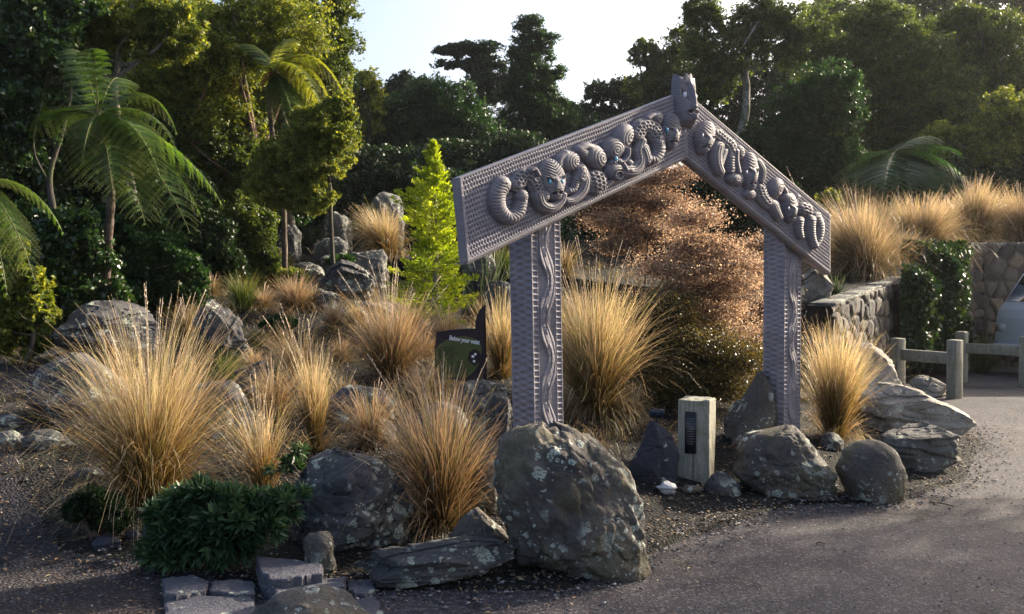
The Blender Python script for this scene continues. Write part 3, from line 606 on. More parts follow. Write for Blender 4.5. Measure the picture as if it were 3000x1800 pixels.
def faceF(cx, cy, hw, hh, ang, eyes, Hm=.062):
    ca, sa = math.cos(math.radians(ang)), math.sin(math.radians(ang)); m = max(hw, hh)
    def fn(x, y):
        u, v = ((x - cx) * ca + (y - cy) * sa) / hw, (-(x - cx) * sa + (y - cy) * ca) / hh
        wd = 1 - .30 * smooth(v, .0, .9) - .08 * smooth(-v, .3, 1); q = (np.abs(u / wd) ** 2.3 + np.abs(v) ** 2.6); h = Hm * np.clip(1 - q, 0, 1) ** .42
        up = np.abs(u)
        # forehead: chevron ridges
        fk = smooth(-v, .12, .25) * smooth(1 - q, .05, .3); h = h - .0075 * fk * smooth(np.cos(2 * math.pi * (v * hh + up * hw * .75) / 9.5), .2, 1)
        # brow and eye sockets slanting up and out
        es = np.hypot((up - .47) / .30, (v + .02 + .25 * (up - .47)) / .13); h = h - .013 * smooth(1 - es, 0, .6); h = h + .008 * smooth(1 - np.abs(es - 1.15) / .25, 0, 1) * smooth(-v, -.02, .12)
        # nose
        nz = smooth(.20 + .12 * smooth(v, 0, .4) - up, 0, .12) * smooth(v, -.15, .05) * smooth(.46 - v, 0, .06); h = h + .014 * nz
        # cheeks: curved grooves
        ck = smooth(v, .22, .3) * smooth(.62 - v, 0, .1) * smooth(up, .25, .35); cr = np.hypot((up - .42) * hw, (v - .56) * hh); h = h - .005 * ck * smooth(np.cos(2 * math.pi * cr / 8), .3, 1)
        # mouth: figure-of-eight opening with the tongue below
        mo = np.hypot((up - .22) / .20, (v - .56 - .05 * up) / .085); h = h - .030 * smooth(1 - mo, 0, .5); h = h + .006 * smooth(1 - np.abs(mo - 1.3) / .3, 0, 1)
        tg = np.hypot(u / .36, (v - .78) / .20); h = h + .012 * smooth(1 - tg, 0, .5)
        return np.where(q < 1, np.maximum(h, .0005), -1)
    return dict(fn=fn, bb=(cx - m, cy - m, cx + m, cy + m), over=True)
def eye(board, px, py, r=.0125, mat='paua', off=.056, parent=None, nn=None):
    t, z = on_plane(px, py, off); P = PP(t, z, off) - np.array(gate.location); V, F = ICO[2]; n = GN if nn is None else nn
    s = unit(np.cross(n, GU)); u = np.cross(s, n)
    V2 = P + np.outer(V[:, 0], s) * r * .95 + np.outer(V[:, 1], n) * r * .7 + np.outer(V[:, 2], u) * r * 1.35
    o = mesh('eye', V2, F, M[mat], board, smooth_=True); return o
c1 = lambda *p: [(1400 + a / 4.95, 400 + b / 4.95) for a, b in p]
c2 = lambda *p: [(1650 + a / 4.95, 280 + b / 4.95) for a, b in p]
c4 = lambda *p: [(2020 + a / 6.183, 320 + b / 6.183) for a, b in p]
c5 = lambda *p: [(2180 + a / 4.636, 500 + b / 4.636) for a, b in p]
C1 = lambda a, b: c1((a, b))[0]; C2 = lambda a, b: c2((a, b))[0]; C4 = lambda a, b: c4((a, b))[0]; C5 = lambda a, b: c5((a, b))[0]
k1, k4, k5 = 1 / 4.95, 1 / 6.183, 1 / 4.636
MC = M['carved_dark']
B0, B1 = boards
field([tubeF(c1((370, 700), (300, 850), (320, 1050), (450, 1180), (590, 1110), (640, 950)), 27, .055, 'wave', 9, 18), ellF(*C1(640, 880), 19, 25, 10, .058, 7), ellF(*C1(390, 690), 22, 18, 0, .05, 8, tex='none')], B0, 1, MC, 'carved_tail')
field([tubeF(c1((590, 690), (700, 570), (820, 640), (890, 800)), 25, .045, 'scale', 10.5), tubeF(c1((740, 500), (800, 480), (850, 560)), 9, .062, 'ring', 5),
       tubeF(c1((880, 860), (930, 990), (1060, 1040), (1190, 960), (1230, 850)), 22, .055, 'long', 9, 12), ellF(*C1(960, 880), 17, 22, 20, .056, 7)], B0, 1, MC, 'carved_serpent')
field([faceF(*C1(1095, 640), 38, 66, -8, None)], B0, 1, MC, 'carved_face')
field([ellF(*C1(1340, 350), 33, 32, 0, .055, 8, (.5, .1)), tubeF(c1((1290, 260), (1200, 330), (1180, 420)), 14, .045, 'none', 9), tubeF(c1((1490, 470), (1560, 640), (1520, 800), (1390, 920), (1290, 940)), 20, .05, 'long', 8, 13),
       ellF(*C1(1500, 560), 19, 36, 8, .056, 7, (0, 0)), tubeF(c1((1440, 620), (1400, 760), (1320, 800)), 11, .045, 'ring', 7),
       ellF(*C1(1710, 290), 31, 42, -35, .062, 8, (.25, .35)), tubeF(c1((1480, 190), (1580, 150), (1700, 200)), 15, .05, 'none'), ellF(*C1(1535, 245), 19, 17, 20, .05, 6, (.1, .2))], B0, 1, MC, 'carved_limb')
field([ellF(*C1(1730, 650), 36, 36, -20, .05, 10.5, tex='scale'), tubeF(c1((1560, 690), (1640, 760), (1760, 790)), 14, .03, 'scale', 9), tubeF(c1((1830, 760), (1900, 700), (1960, 660)), 9, .03, 'ring', 7)], B0, 1, MC, 'carved_serpent')
field([ellF(*C2(890, 590), 30, 40, 25, .058, 8, (.5, -.1)), ellF(*C2(740, 770), 33, 36, 15, .062, 8, (.05, .2)), ellF(*C2(750, 1090), 27, 30, 0, .058, 7, (.2, .3), hole=0, over=False),
       ellF(*C2(785, 1160), 18, 17, 0, .066, 6, (0, 0), True, 'none', .62), tubeF(c2((925, 780), (915, 880), (850, 960), (790, 970)), 7, .06, 'none'), tubeF(c2((700, 980), (780, 940), (860, 1010), (900, 1080)), 9, .056, 'ring', 6)], B0, 1, MC, 'carved_face')
field([tubeF(c2((930, 1090), (1050, 1080), (1130, 960), (1110, 800), (1150, 660)), 21, .05, 'long', 8, 14), tubeF(c2((1160, 770), (1200, 880), (1210, 960)), 19, .055, 'long', 7, 14), ellF(*C2(960, 980), 12, 12, 0, .05, 6), ellF(*C2(960, 1090), 13, 11, 0, .055, 6)], B0, 1, MC, 'carved_limb')
field([tubeF(c2((1080, 560), (1150, 460), (1290, 470), (1380, 600)), 26, .052, 'scale', 10), tubeF(c2((1390, 660), (1400, 800), (1330, 920), (1240, 930)), 20, .055, 'ring', 9, 15), ellF(*C2(1390, 690), 15, 22, 0, .058, 7), ellF(*C2(1370, 320), 18, 21, 0, .052, 7, (.1, .2)), tubeF(c2((1230, 330), (1300, 290), (1370, 290)), 10, .045, 'none')], B0, 1, MC, 'carved_serpent')
field([faceF(*C2(1580, 520), 25, 55, 2, None)], B0, 1, MC, 'carved_face')
field([faceF(*C4(300, 520), 28, 52, 12, None)], B1, 1, MC, 'carved_face')
field([tubeF(c4((470, 430), (600, 540), (730, 650), (790, 790)), 22, .05, 'scale', 9.5), tubeF(c4((520, 680), (490, 850), (510, 1020), (560, 1140)), 20, .058, 'long', 8, 13), tubeF(c4((640, 760), (590, 900), (560, 1000)), 13, .045, 'none'), ellF(*C4(480, 450), 14, 22, -30, .045, 7)], B1, 1, MC, 'carved_serpent')
field([tubeF(c4((750, 860), (740, 1000), (750, 1110)), 13, .055, 'ring', 8), tubeF(c4((830, 760), (830, 950), (870, 1150)), 8, .06, 'ring', 5), ellF(*C4(820, 1260), 22, 19, 30, .058, 6, (.1, 0)), ellF(*C4(910, 780), 16, 23, -10, .055, 6, (.1, .1)), tubeF(c4((900, 1180), (930, 1270), (900, 1350)), 9, .045, 'ring', 6)], B1, 1, MC, 'carved_limb')
field([faceF(*C4(1110, 1140), 23, 60, 0, None)], B1, 1, MC, 'carved_face')
field([tubeF(c4((1240, 960), (1310, 1080), (1320, 1200), (1300, 1310)), 13, .052, 'long', 7, 9), ellF(*C5(90, 320), 18, 16, 20, .05, 6, (.2, .2))], B1, 1, MC, 'carved_limb')
field([tubeF(c5((215, 230), (260, 350), (330, 440)), 19, .05, 'scale', 9), tubeF(c5((400, 470), (440, 560), (480, 640)), 17, .055, 'long', 6, 11), ellF(*C5(445, 240), 20, 33, 15, .06, 7, (.3, .1)), tubeF(c5((520, 210), (560, 260), (590, 330)), 7, .04, 'ring', 6)], B1, 1, MC, 'carved_serpent')
field([faceF(*C5(635, 510), 20, 45, 0, None), ellF(*C5(590, 370), 17, 16, 10, .056, 6)], B1, 1, MC, 'carved_face')
field([ellF(*C5(850, 530), 25, 22, 30, .048, 8.5, tex='scale'), tubeF(c5((765, 670), (755, 790), (775, 900)), 12, .052, 'ring', 7, 8), tubeF(c5((920, 660), (915, 800), (930, 930), (970, 1030)), 13, .056, 'ring', 7, 9),
       tubeF(c5((1000, 620), (1050, 750), (1040, 900), (1000, 1000)), 14, .045, 'ring', 8, 8), tubeF(c5((730, 360), (700, 400), (690, 460)), 8, .05, 'long', 5)], B1, 1, MC, 'carved_limb')
for bd, p in ((B0, C1(1045, 655)), (B0, C1(1222, 655)), (B0, C2(768, 918)), (B0, C2(1510, 500)), (B0, C2(1648, 508))): eye(bd, *p)
for bd, p in ((B1, C4(240, 475)), (B1, C4(408, 548)), (B1, C4(1035, 1145)), (B1, C4(1197, 1160)), (B1, C5(607, 512)), (B1, C5(702, 517))): eye(bd, *p, mat='pearl', r=.011)
# finial head over the join
def finial():
    nt, nz = 120, 150; th = np.linspace(-math.pi / 2 - .35, math.pi / 2 + .35, nt); zz = np.linspace(0, 1, nz); TH, ZZ = np.meshgrid(th, zz); th, v = TH.ravel(), ZZ.ravel()    # v 0 top .. 1 chin
    zt, zb = at(2010, 222, 6.93)[2], at(2015, 362, 6.85)[2]
    half = .118 * (1 - .22 * smooth(v, .65, 1.0) ** 1.3) * (1 - .06 * smooth(1 - v, .8, 1)); dep = .098 * (.62 + .38 * smooth(v, .0, .75)) * np.sqrt(np.clip(1 - smooth(v, .82, 1.02) ** 2 * .85, .05, 1))
    s = np.sin(th); c = np.cos(th); up = np.abs(s)
    r = np.ones(len(th))
    dp = dep * c; sd = half * s
    d = np.zeros(len(th))
    d += .030 * np.exp(-(s / .13) ** 2) * smooth(v, .02, .3) * smooth(.72 - v, 0, .08)                          # nose ridge
    ey = np.hypot((up - .55) / .30, (v - .40 - .35 * (.55 - up)) / .12); d -= .020 * smooth(1 - ey, 0, .7)             # slanted sockets
    hol = np.hypot((up - .45) / .35, (v - .22 - .15 * up) / .17); d -= .012 * smooth(1 - hol, 0, .6)
    brow = np.abs(v - (.30 + .22 * (up - .2)) + .0) ; d += .010 * smooth(1 - brow / .03, 0, 1) * smooth(.8 - up, 0, .2) * 0
    d += .018 * smooth(1 - np.hypot((up - .16) / .16, (v - .62) / .07), 0, .8)                                          # nostrils
    mo = np.hypot((up - .24) / .24, (v - .735) / .045); d -= .045 * smooth(1 - mo, 0, .6); d += .012 * smooth(1 - np.abs(mo - 1.35) / .35, 0, 1)
    d += .030 * smooth(1 - np.hypot(s / .30, (v - .84) / .10), 0, .7)                                                   # tongue
    d -= .010 * smooth(np.cos(v * 2 * math.pi * 2.2 + up * 3), .75, 1) * smooth(.30 - v, 0, .1) * 0
    topwave = (.020 * np.cos(s * 5 + .5) + .012 * np.sin(s * 11)) * smooth(.12 - v, 0, .12)
    z = zt + (zb - zt) * v + topwave
    P = PP(.0 + sd * (1 + d * 2), z, -.06 + np.maximum(dp, -.03) + .05 + d * np.maximum(c, 0))
    n = nt; i = (np.arange(nz - 1)[:, None] * n + np.arange(n - 1)[None]).ravel(); Q = np.stack([i, i + n, i + n + 1, i + 1], 1)
    top = np.arange(n); bot = top + (nz - 1) * n; k = len(P); P = np.vstack([P, [P[top].mean(0) - [0, 0, .01]], [P[bot].mean(0) - [0, 0, .004]]])
    T3 = np.vstack([np.stack([top[:-1], top[1:], np.full(n - 1, k)], 1), np.stack([bot[1:], bot[:-1], np.full(n - 1, k + 1)], 1)])
    l = np.arange(nz - 1) * n; Q2 = np.stack([l, l + n - 1, l + 2 * n - 1, l + n], 1)
    o = mesh('finial_head', P - np.array(gate.location), [np.vstack([Q, Q2]), T3], M['carved_dark'], gate, smooth_=True)
    for sg in (-1, 1):
        a = sg * .60; vv = .395; P0 = PP(.116 * math.sin(a), zt + (zb - zt) * vv, -.012 + .080 * math.cos(a))
        nn = unit(GN * math.cos(a) + GA * math.sin(a)); V, F = ICO[2]; sx = unit(np.cross(nn, GU)); ux = np.cross(sx, nn)
        e = mesh('eye', P0 - np.array(gate.location) + np.outer(V[:, 0], sx) * .015 + np.outer(V[:, 1], nn) * .009 + np.outer(V[:, 2], ux) * .021, F, M['pearl'], o, smooth_=True)
finial()
# ------------------------------------------------------------------ bollard with plaque, labels, interpretive sign
def bollard():
    y = hit(2050, 1410)[1]; k = y / FPX; x0, x1 = (1990 - CX) * k, (2112 - CX) * k; H = at(0, 1172, y)[2]; o = thing('timber_bollard', 'squat weathered timber bollard with a black plaque between the gateway posts', 'bollard', (.5 * (x0 + x1), y + .1, 0))
    bm = bmesh.new(); g = bmesh.ops.create_cube(bm, size=1); rz = -.42; w, d = (x1 - x0) * .76, .24
    for v in bm.verts: v.co = Vector((v.co.x * w, v.co.y * d, v.co.z * (H + .1) + (H - .1) / 2))
    bmesh.ops.bevel(bm, geom=bm.edges[:] , offset=.012, segments=2, profile=.6, affect='EDGES')
    bmesh.ops.subdivide_edges(bm, edges=[e for e in bm.edges if e.calc_length() > .1], cuts=24, use_grid_fill=True)
    for v in bm.verts:
        p = np.array([[v.co.x * 9, v.co.y * 9, v.co.z * 1.6]]); n = float(fbm(p, 31, 3)[0]) * .006; v.co.x += n * (1 if v.co.x > 0 else -1); v.co.y += n * (1 if v.co.y > 0 else -1)
        if v.co.z > H - .03: v.co.z += .008 * float(noise(np.array([[v.co.x * 20, v.co.y * 20, 0]]), 4)[0])
    me = bpy.data.meshes.new('block'); bm.to_mesh(me); bm.free(); b = bpy.data.objects.new('block', me); COL.objects.link(b); b.parent = o; b.rotation_euler.z = rz
    me.materials.append(M['old_wood'])
    mb = MB(); mb.box((-.02, -d / 2 - .008, H - .25), (.085, .006, .32)); pl = mb.build('plaque', M['black'], b, loc=(0, 0, 0))
    mb = MB()
    for q in range(11): mb.box((-.02 + RNG.uniform(-.003, .003), -d / 2 - .0118, H - .145 - q * .019), (RNG.uniform(.045, .060), .001, .004))
    for zz in (H - .10, H - .40): mb.box((-.02, -d / 2 - .0118, zz), (.006, .002, .006))
    mb.build('text_line', M['grey_text'], b, loc=(0, 0, 0))
    mb = MB(); mb.box((.0, -d / 2 - .0005, .17), (.005, .006, .30)); mb.build('crack', M['black'], b, loc=(0, 0, 0))
t = NT('weathered_wood'); mp = t.n("Mapping"); mp.inputs["Scale"].default_value = (1, 1, .06); t.l(t.coord(), mp.inputs[0])
f = t.noise(60, 5, .65, mp.outputs[0]); g = t.noise(7, 5, .65); c = t.ramp(f, [(.28, (.13, .12, .095)), (.5, (.27, .255, .205)), (.72, (.38, .36, .30))])
c = t.mix(t.ramp(g, [(.50, (0,) * 3), (.66, (.6,) * 3)]), c, (.16, .165, .085)); lz = t.ramp(t.noise(34, 3, .6), [(.60, (0,) * 3), (.68, (.8,) * 3)]); c = t.mix(lz, c, (.38, .42, .30))
t.l(c, t.b.inputs["Base Color"]); t.b.inputs["Roughness"].default_value = .85; t.bump(t.math('ADD', f, lz), .6, .008); M['old_wood'] = t.m
M['grey_text'] = plain('grey_engraving', (.20, .20, .22), .5)
M['sign_olive'] = plain('olive_sign_face', (.085, .10, .028), .5, .3, 7, .2); M['sign_black'] = plain('maroon_black_sign', (.018, .008, .014), .45)
M['sign_blue'] = plain('navy_label', (.02, .035, .085), .4)
bollard()
def small_label():
    y = hit(1925, 1400)[1] + .35; p = at(1925, 1212, y); o = thing('plant_label', 'small dark blue label on a stake behind the upright slate shard', 'label', (p[0], y, tz(p[0], y)))
    zt = p[2] - o.location.z; mb = MB(); mb.box((0, .01, zt / 2 - .03), (.02, .012, zt)); mb.build('stake', M['black'], o, loc=(0, 0, 0))
    mb = MB(); c, s = math.cos(.5), math.sin(.5); mb.box((0, 0, zt), (.112, .006, .075), M=[[1, 0, 0], [0, c, -s], [0, s, c]]); pn = mb.build('panel', M['sign_blue'], o, loc=(0, 0, 0))
    mb = MB(); R_ = [[1, 0, 0], [0, c, -s], [0, s, c]]
    for q, (w, h, v) in enumerate(((.075, .007, .020), (.035, .003, -.005))):
        ctr = np.array(R_) @ np.array([0 if q == 0 else .01, -.0048, v]); mb.box(ctr + [0, 0, zt], (w, .001, h), M=R_)
    mb.build('text_line', M['grey_text'], pn, loc=(0, 0, 0))
small_label()
def sign():
    Y = 8.6; k = Y / FPX; O = at(1350, 1100, Y); O[2] = tz(O[0], Y) ; o = thing('information_sign', 'dark leaf-shaped garden sign with olive panel and white lettering in the tussocks', 'sign', O)
    def q(cx, cy): p = at(1250 + cx / 6.185, 880 + cy / 6.185, Y); return p[0] - O[0], p[2] - O[2]
    out = [(140, 880), (165, 720), (175, 580), (400, 540), (700, 515), (880, 515), (880, 400), (905, 290), (960, 170), (1065, 75), (1050, 250), (1045, 500), (1060, 800), (1075, 1150), (1090, 1400), (1060, 1560), (950, 1560), (820, 1480), (400, 1440), (160, 1440)]
    olive = [(150, 900), (230, 800), (360, 720), (520, 665), (700, 650), (850, 685), (960, 770), (1000, 850), (985, 1000), (940, 1180), (850, 1300), (740, 1390), (400, 1400), (180, 1400)]
    def plate(name, pts, y0, th, mat, par):
        pts = [q(*p) for p in pts]; n = len(pts); bm = bmesh.new(); a = [bm.verts.new((x, y0, z)) for x, z in pts]; b = [bm.verts.new((x, y0 + th, z)) for x, z in pts]
        bm.faces.new(a); bm.faces.new(b[::-1])
        for i in range(n): bm.faces.new((a[i], b[i], b[(i + 1) % n], a[(i + 1) % n]))
        bmesh.ops.triangulate(bm, faces=[f for f in bm.faces if len(f.verts) > 4]); bmesh.ops.recalc_face_normals(bm, faces=bm.faces)
        me = bpy.data.meshes.new(name); bm.to_mesh(me); bm.free(); me.materials.append(mat); ob = bpy.data.objects.new(name, me); COL.objects.link(ob); ob.parent = par; return ob
    bd = plate('board', out, 0, .02, M['sign_black'], o); pn = plate('panel', olive, -.004, .003, M['sign_olive'], o)
    cu = bpy.data.curves.new('lettering', 'FONT'); cu.body = "Below your waist"; cu.size = .062; cu.extrude = .001; cu.offset = .0012; cu.space_character = .92; cu.materials.append(M['white'])
    lt = bpy.data.objects.new('lettering', cu); COL.objects.link(lt); lt.parent = o; x, z = q(405, 715)
    lt.location = (x, -.0065, z); lt.rotation_euler = (math.pi / 2, math.radians(9), 0)
    bpy.context.view_layer.update(); wpx = lt.dimensions.x; tgt = q(960, 0)[0] - q(405, 0)[0]; sc_ = tgt / max(wpx, 1e-3); lt.scale = (sc_, sc_ * 1.35, 1)
    lm = bpy.data.meshes.new_from_object(lt); lm.name = 'lettering'; l2 = bpy.data.objects.new('text', lm); COL.objects.link(l2); l2.parent = o; l2.location = lt.location; l2.rotation_euler = lt.rotation_euler; l2.scale = lt.scale
    bpy.data.objects.remove(lt); l2.name = 'lettering'
    mb = MB()
    for i in range(20):
        x0, z0 = q(215 - i * 1.2, 830 + i * 27); x1, _ = q(500 - 60 * (i % 5 == 4) + RNG.uniform(-12, 12), 0); mb.box(((x0 + x1) / 2, -.0052, z0), (x1 - x0, .001, .0028))
    for i in range(7):
        x0, z0 = q(560, 1130 + i * 27); x1, _ = q(700, 0); mb.box(((x0 + x1) / 2, -.0052, z0), (x1 - x0, .001, .0028))
    mb.build('printed_text', M['sign_black'], pn, loc=(0, 0, 0))
    a = np.linspace(0, 2 * math.pi, 18, endpoint=False); bl = [(870 + 120 * math.cos(t) * (1 + .12 * math.sin(5 * t)), 1035 + 140 * math.sin(t) * (1 + .1 * math.cos(4 * t))) for t in a]
    em = plate('picture', bl, -.0065, .002, M['sign_black'], pn)
    for cx, cy, r in ((838, 1018, 27), (882, 978, 24), (860, 1105, 27)): plate('dot', [(cx + r * math.cos(t), cy + r * 1.1 * math.sin(t)) for t in a], -.0085, .0015, M['white'], em) if False else None
    mb = MB()
    for cx, cy, r in ((838, 1018, 27), (882, 978, 24), (860, 1105, 24)):
        x, z = q(cx, cy); R = r / 6.185 * k; V = np.array([(x + R * math.cos(t), -.0085, z + R * math.sin(t)) for t in a] + [(x, -.009, z)]); mb.add(V, T=[(i, (i + 1) % 18, 18) for i in range(18)])
    mb.build('picture', M['white'], pn, loc=(0, 0, 0))
    pb = MB(); pb.box((q(1000, 0)[0], .035, -.1 + .25), (.05, .05, .7)); pb.build('post', M['black'], o, loc=(0, 0, 0))
sign()
# ------------------------------------------------------------------ rocks
M['rock_pale2'] = rock_mat('grey_cracked_rock', (.07, .065, .06), (.15, .14, .125), (.24, .22, .19), .5)
def RK(name, label, rows, mat, seed, **k): return rock(name, label, rows, mat, seed=seed, **k)
RK('boulder', 'big rounded lichen-spotted boulder standing in front of the near gateway post', [(1236, 1575, 1640), (1252, 1510, 1730), (1285, 1465, 1768), (1340, 1452, 1800), (1420, 1450, 1852), (1500, 1462, 1886), (1600, 1485, 1905), (1650, 1500, 1908), (1700, 1530, 1900)], 'rock_brown', 3, lvl=6, depth=.75, rough=.11, facets=11, sink=.03, Y=5.1)
RK('boulder', 'brown angular boulder in front of the far gateway post', [(1247, 2285, 2345), (1270, 2190, 2362), (1320, 2136, 2385), (1380, 2145, 2430), (1420, 2180, 2440), (1458, 2215, 2400)], 'rock_brown', 5, lvl=6, depth=.75, rough=.09, facets=12)
RK('boulder', 'small round boulder at the road edge right of the gateway', [(1290, 2515, 2590), (1320, 2474, 2630), (1370, 2458, 2652), (1420, 2462, 2660), (1468, 2495, 2645)], 'rock_brown', 8, depth=.8, rough=.04, facets=3)
RK('slate_shard', 'upright blue-grey slate shard leaning beside the timber bollard', [(1222, 1905, 1935), (1262, 1888, 1962), (1330, 1855, 1990), (1400, 1838, 1995), (1442, 1845, 1985)], 'slate', 11, lvl=6, depth=.4, rough=.04, facets=0, crag=22, dy=.16)
RK('rock', 'pointed brown rock with a sunlit tip just behind the far gateway post', [(1090, 2218, 2238), (1140, 2198, 2262), (1210, 2150, 2280), (1300, 2118, 2300)], 'rock_brown', 12, rough=.1, facets=10)
RK('rock', 'small dark rock between the bollard and the angular boulder', [(1380, 2100, 2140), (1410, 2075, 2165), (1452, 2068, 2178)], 'rock_dark', 13, lvl=4)
RK('pebble', 'white pebble at the foot of the slate shard', [(1411, 1945, 1975), (1425, 1932, 1984), (1442, 1938, 1978)], 'stone_white', 14, lvl=4, cat='stone', dy=-.06)
RK('pebble', 'flat tan pebble at the foot of the timber bollard', [(1422, 2012, 2050), (1433, 2000, 2062), (1442, 2005, 2055)], 'rock_brown', 15, lvl=4, cat='stone', dy=-.04)
RK('outcrop', 'large pale layered rock outcrop lit by the sun at the right road edge', [(1118, 2560, 2660), (1140, 2535, 2750), (1175, 2520, 2800), (1230, 2530, 2826), (1290, 2555, 2815)], 'rock_pale', 16, lvl=6, depth=.9, rough=.05, facets=0, crag=30)
RK('rock', 'low grey cracked rock in front of the pale outcrop', [(1243, 2660, 2740), (1275, 2600, 2815), (1320, 2560, 2822), (1370, 2600, 2805), (1398, 2680, 2780)], 'rock_pale2', 17, lvl=6, depth=.7, rough=.05, facets=0, crag=26, Y=7.9)
RK('rock', 'tall pale ridge rock behind the tussock right of the far post', [(1004, 2525, 2592), (1040, 2512, 2606), (1090, 2500, 2625), (1150, 2490, 2660)], 'rock_pale', 18, lvl=6, depth=.8, rough=.06, facets=0, crag=24)
RK('rock', 'dark slanting rock with a sunlit white shoulder at the left of the garden', [(876, 285, 330), (905, 215, 395), (950, 160, 440), (1000, 148, 470), (1070, 190, 500)], 'rock_dark', 21, lvl=6, depth=.9, rough=.06, facets=0, crag=24)
RK('rock', 'dark rock below the slanting rock beside the gravel path', [(1035, 150, 240), (1090, 90, 330), (1170, 80, 420), (1250, 120, 440)], 'rock_dark', 22, depth=.8, rough=.08, facets=9)
RK('rock', 'upright dark lichened rock with its right face in the sun', [(880, 612, 682), (905, 590, 708), (960, 580, 732), (1030, 590, 760), (1080, 610, 790)], 'rock_dark', 23, lvl=6, depth=.9, rough=.07, facets=0, crag=22)
RK('boulder', 'tall grey boulder crowning the rocky mound', [(554, 1105, 1155), (575, 1080, 1178), (615, 1070, 1182), (665, 1062, 1190)], 'rock_lich', 24, depth=.8, rough=.08, facets=8, Y=18)
RK('rock', 'grey boulder on the mound left of the tallest boulder', [(624, 965, 1015), (645, 945, 1032), (695, 930, 1045)], 'rock_lich', 25, Y=17.4)
RK('rock', 'shaded low boulder on the mound beside the forest edge', [(660, 828, 865), (682, 815, 882), (735, 812, 890)], 'rock_dark', 26, Y=16.5)
RK('rock', 'flat lichen-white rock below the two mound boulders', [(697, 935, 1000), (715, 915, 1020), (748, 910, 1025)], 'rock_lich', 27, Y=15.6)
RK('rock', 'lichen-crusted rock under the fine grass on the mound', [(725, 1040, 1110), (750, 1010, 1130), (790, 1005, 1135)], 'rock_lich', 28, Y=15)
RK('rock', 'pale crusted rock beside the small upright tuft on the mound', [(768, 880, 930), (790, 852, 948), (830, 845, 955)], 'rock_lich', 29, Y=14)
RK('rock', 'large dark jagged rock left of the bright young conifer', [(752, 1000, 1060), (785, 960, 1085), (830, 930, 1095), (880, 925, 1100)], 'rock_dark', 30, lvl=6, rough=.07, facets=0, crag=30, Y=12.6)
RK('rock', 'dark rock in the grass right of the bright young conifer', [(715, 1385, 1430), (745, 1360, 1450), (790, 1350, 1460)], 'rock_dark', 31, Y=13)
RK('rock', 'pale flat rock seen just left of the near post', [(818, 1440, 1480), (835, 1418, 1500), (865, 1410, 1510)], 'rock_lich', 32, Y=11.5)
RK('rock', 'grey rock with heavy lichen under the garden sign', [(1106, 1360, 1420), (1130, 1322, 1470), (1180, 1310, 1500), (1260, 1330, 1505)], 'rock_lich', 33, lvl=6, rough=.06, facets=0, crag=26)
RK('rock', 'brown round-backed rock left of the biggest boulder', [(1250, 1365, 1415), (1285, 1340, 1450), (1350, 1350, 1465), (1480, 1370, 1470)], 'rock_brown', 34, Y=5.9)
RK('rock', 'large low blue-grey rock with lichen beside the leafy ground plant', [(1322, 940, 1090), (1350, 885, 1150), (1420, 862, 1190), (1500, 850, 1215), (1600, 870, 1230), (1640, 900, 1200)], 'rock_dark', 35, lvl=6, depth=.7, rough=.07, facets=0, crag=30, Y=5.5)
RK('rock', 'long flat rock with a wide lichen patch left of the biggest boulder', [(1562, 1240, 1450), (1585, 1100, 1492), (1630, 1040, 1504), (1690, 1090, 1480)], 'rock_dark', 36, lvl=6, depth=.5, rough=.06, facets=0, crag=26, Y=4.98)
RK('rock', 'buff three-cornered rock behind the long flat rock', [(1490, 1380, 1405), (1520, 1345, 1440), (1565, 1315, 1480), (1600, 1300, 1500)], 'rock_brown', 37, depth=.6, rough=.08, facets=9, Y=5.35)
RK('rock', 'knobbly brown stone at the foot of the large low rock', [(1560, 900, 970), (1600, 885, 985), (1640, 895, 975)], 'rock_brown', 38, lvl=4, Y=5.12)
RK('slate_shard', 'upright slate at the left end of the leafy ground plant', [(1483, 435, 490), (1550, 408, 502), (1640, 402, 500), (1690, 415, 485)], 'slate', 39, depth=.6, rough=.07, facets=12)
RK('boulder', 'low brown boulder cut off by the bottom of the view', [(1726, 870, 970), (1745, 805, 1020), (1800, 735, 1095), (1860, 720, 1110)], 'rock_brown', 40, lvl=6, depth=.7, rough=.05, facets=6, Y=4.35)
RK('stone', 'flat grey stone beside the dark low shrub', [(1572, 280, 330), (1590, 265, 345), (1612, 270, 340)], 'slate', 41, lvl=4, cat='stone')
RK('stone', 'small blue stone right of the dark low shrub', [(1553, 370, 395), (1565, 362, 402), (1580, 365, 400)], 'slate', 42, lvl=4, cat='stone')
RK('rock', 'pale rock by the gravel path at the left edge of the view', [(1262, 0, 40), (1285, -20, 62), (1322, -15, 55)], 'rock_lich', 43, cat='rock')
RK('rock', 'long pale rock left of the biggest tussock', [(1262, 80, 160), (1285, 60, 190), (1315, 65, 230)], 'rock_lich', 44, depth=.5)
RK('rock', 'dark rock above the pale rock at the left edge', [(1215, -10, 50), (1240, -30, 68), (1265, -20, 60)], 'rock_dark', 45)
RK('rock', 'flat stone beneath the drooping blades left of the biggest tussock', [(1372, 235, 290), (1388, 215, 300), (1402, 220, 295)], 'slate', 46, lvl=4)
RK('rock', 'sloping dark rock in the shade under the biggest tussock', [(1120, 560, 700), (1170, 520, 740), (1260, 500, 780), (1330, 520, 800)], 'rock_dark', 47, depth=.7, facets=12, Y=7.4)
RK('rock', 'dark rock behind the slender upright tussocks', [(1130, 990, 1110), (1170, 960, 1150), (1260, 950, 1180)], 'rock_dark', 48, depth=.7, Y=7.5)
RK('rock', 'shadowed rock behind the brown round-backed rock', [(1180, 1250, 1340), (1240, 1220, 1380), (1330, 1210, 1400)], 'rock_dark', 49, Y=6.6)
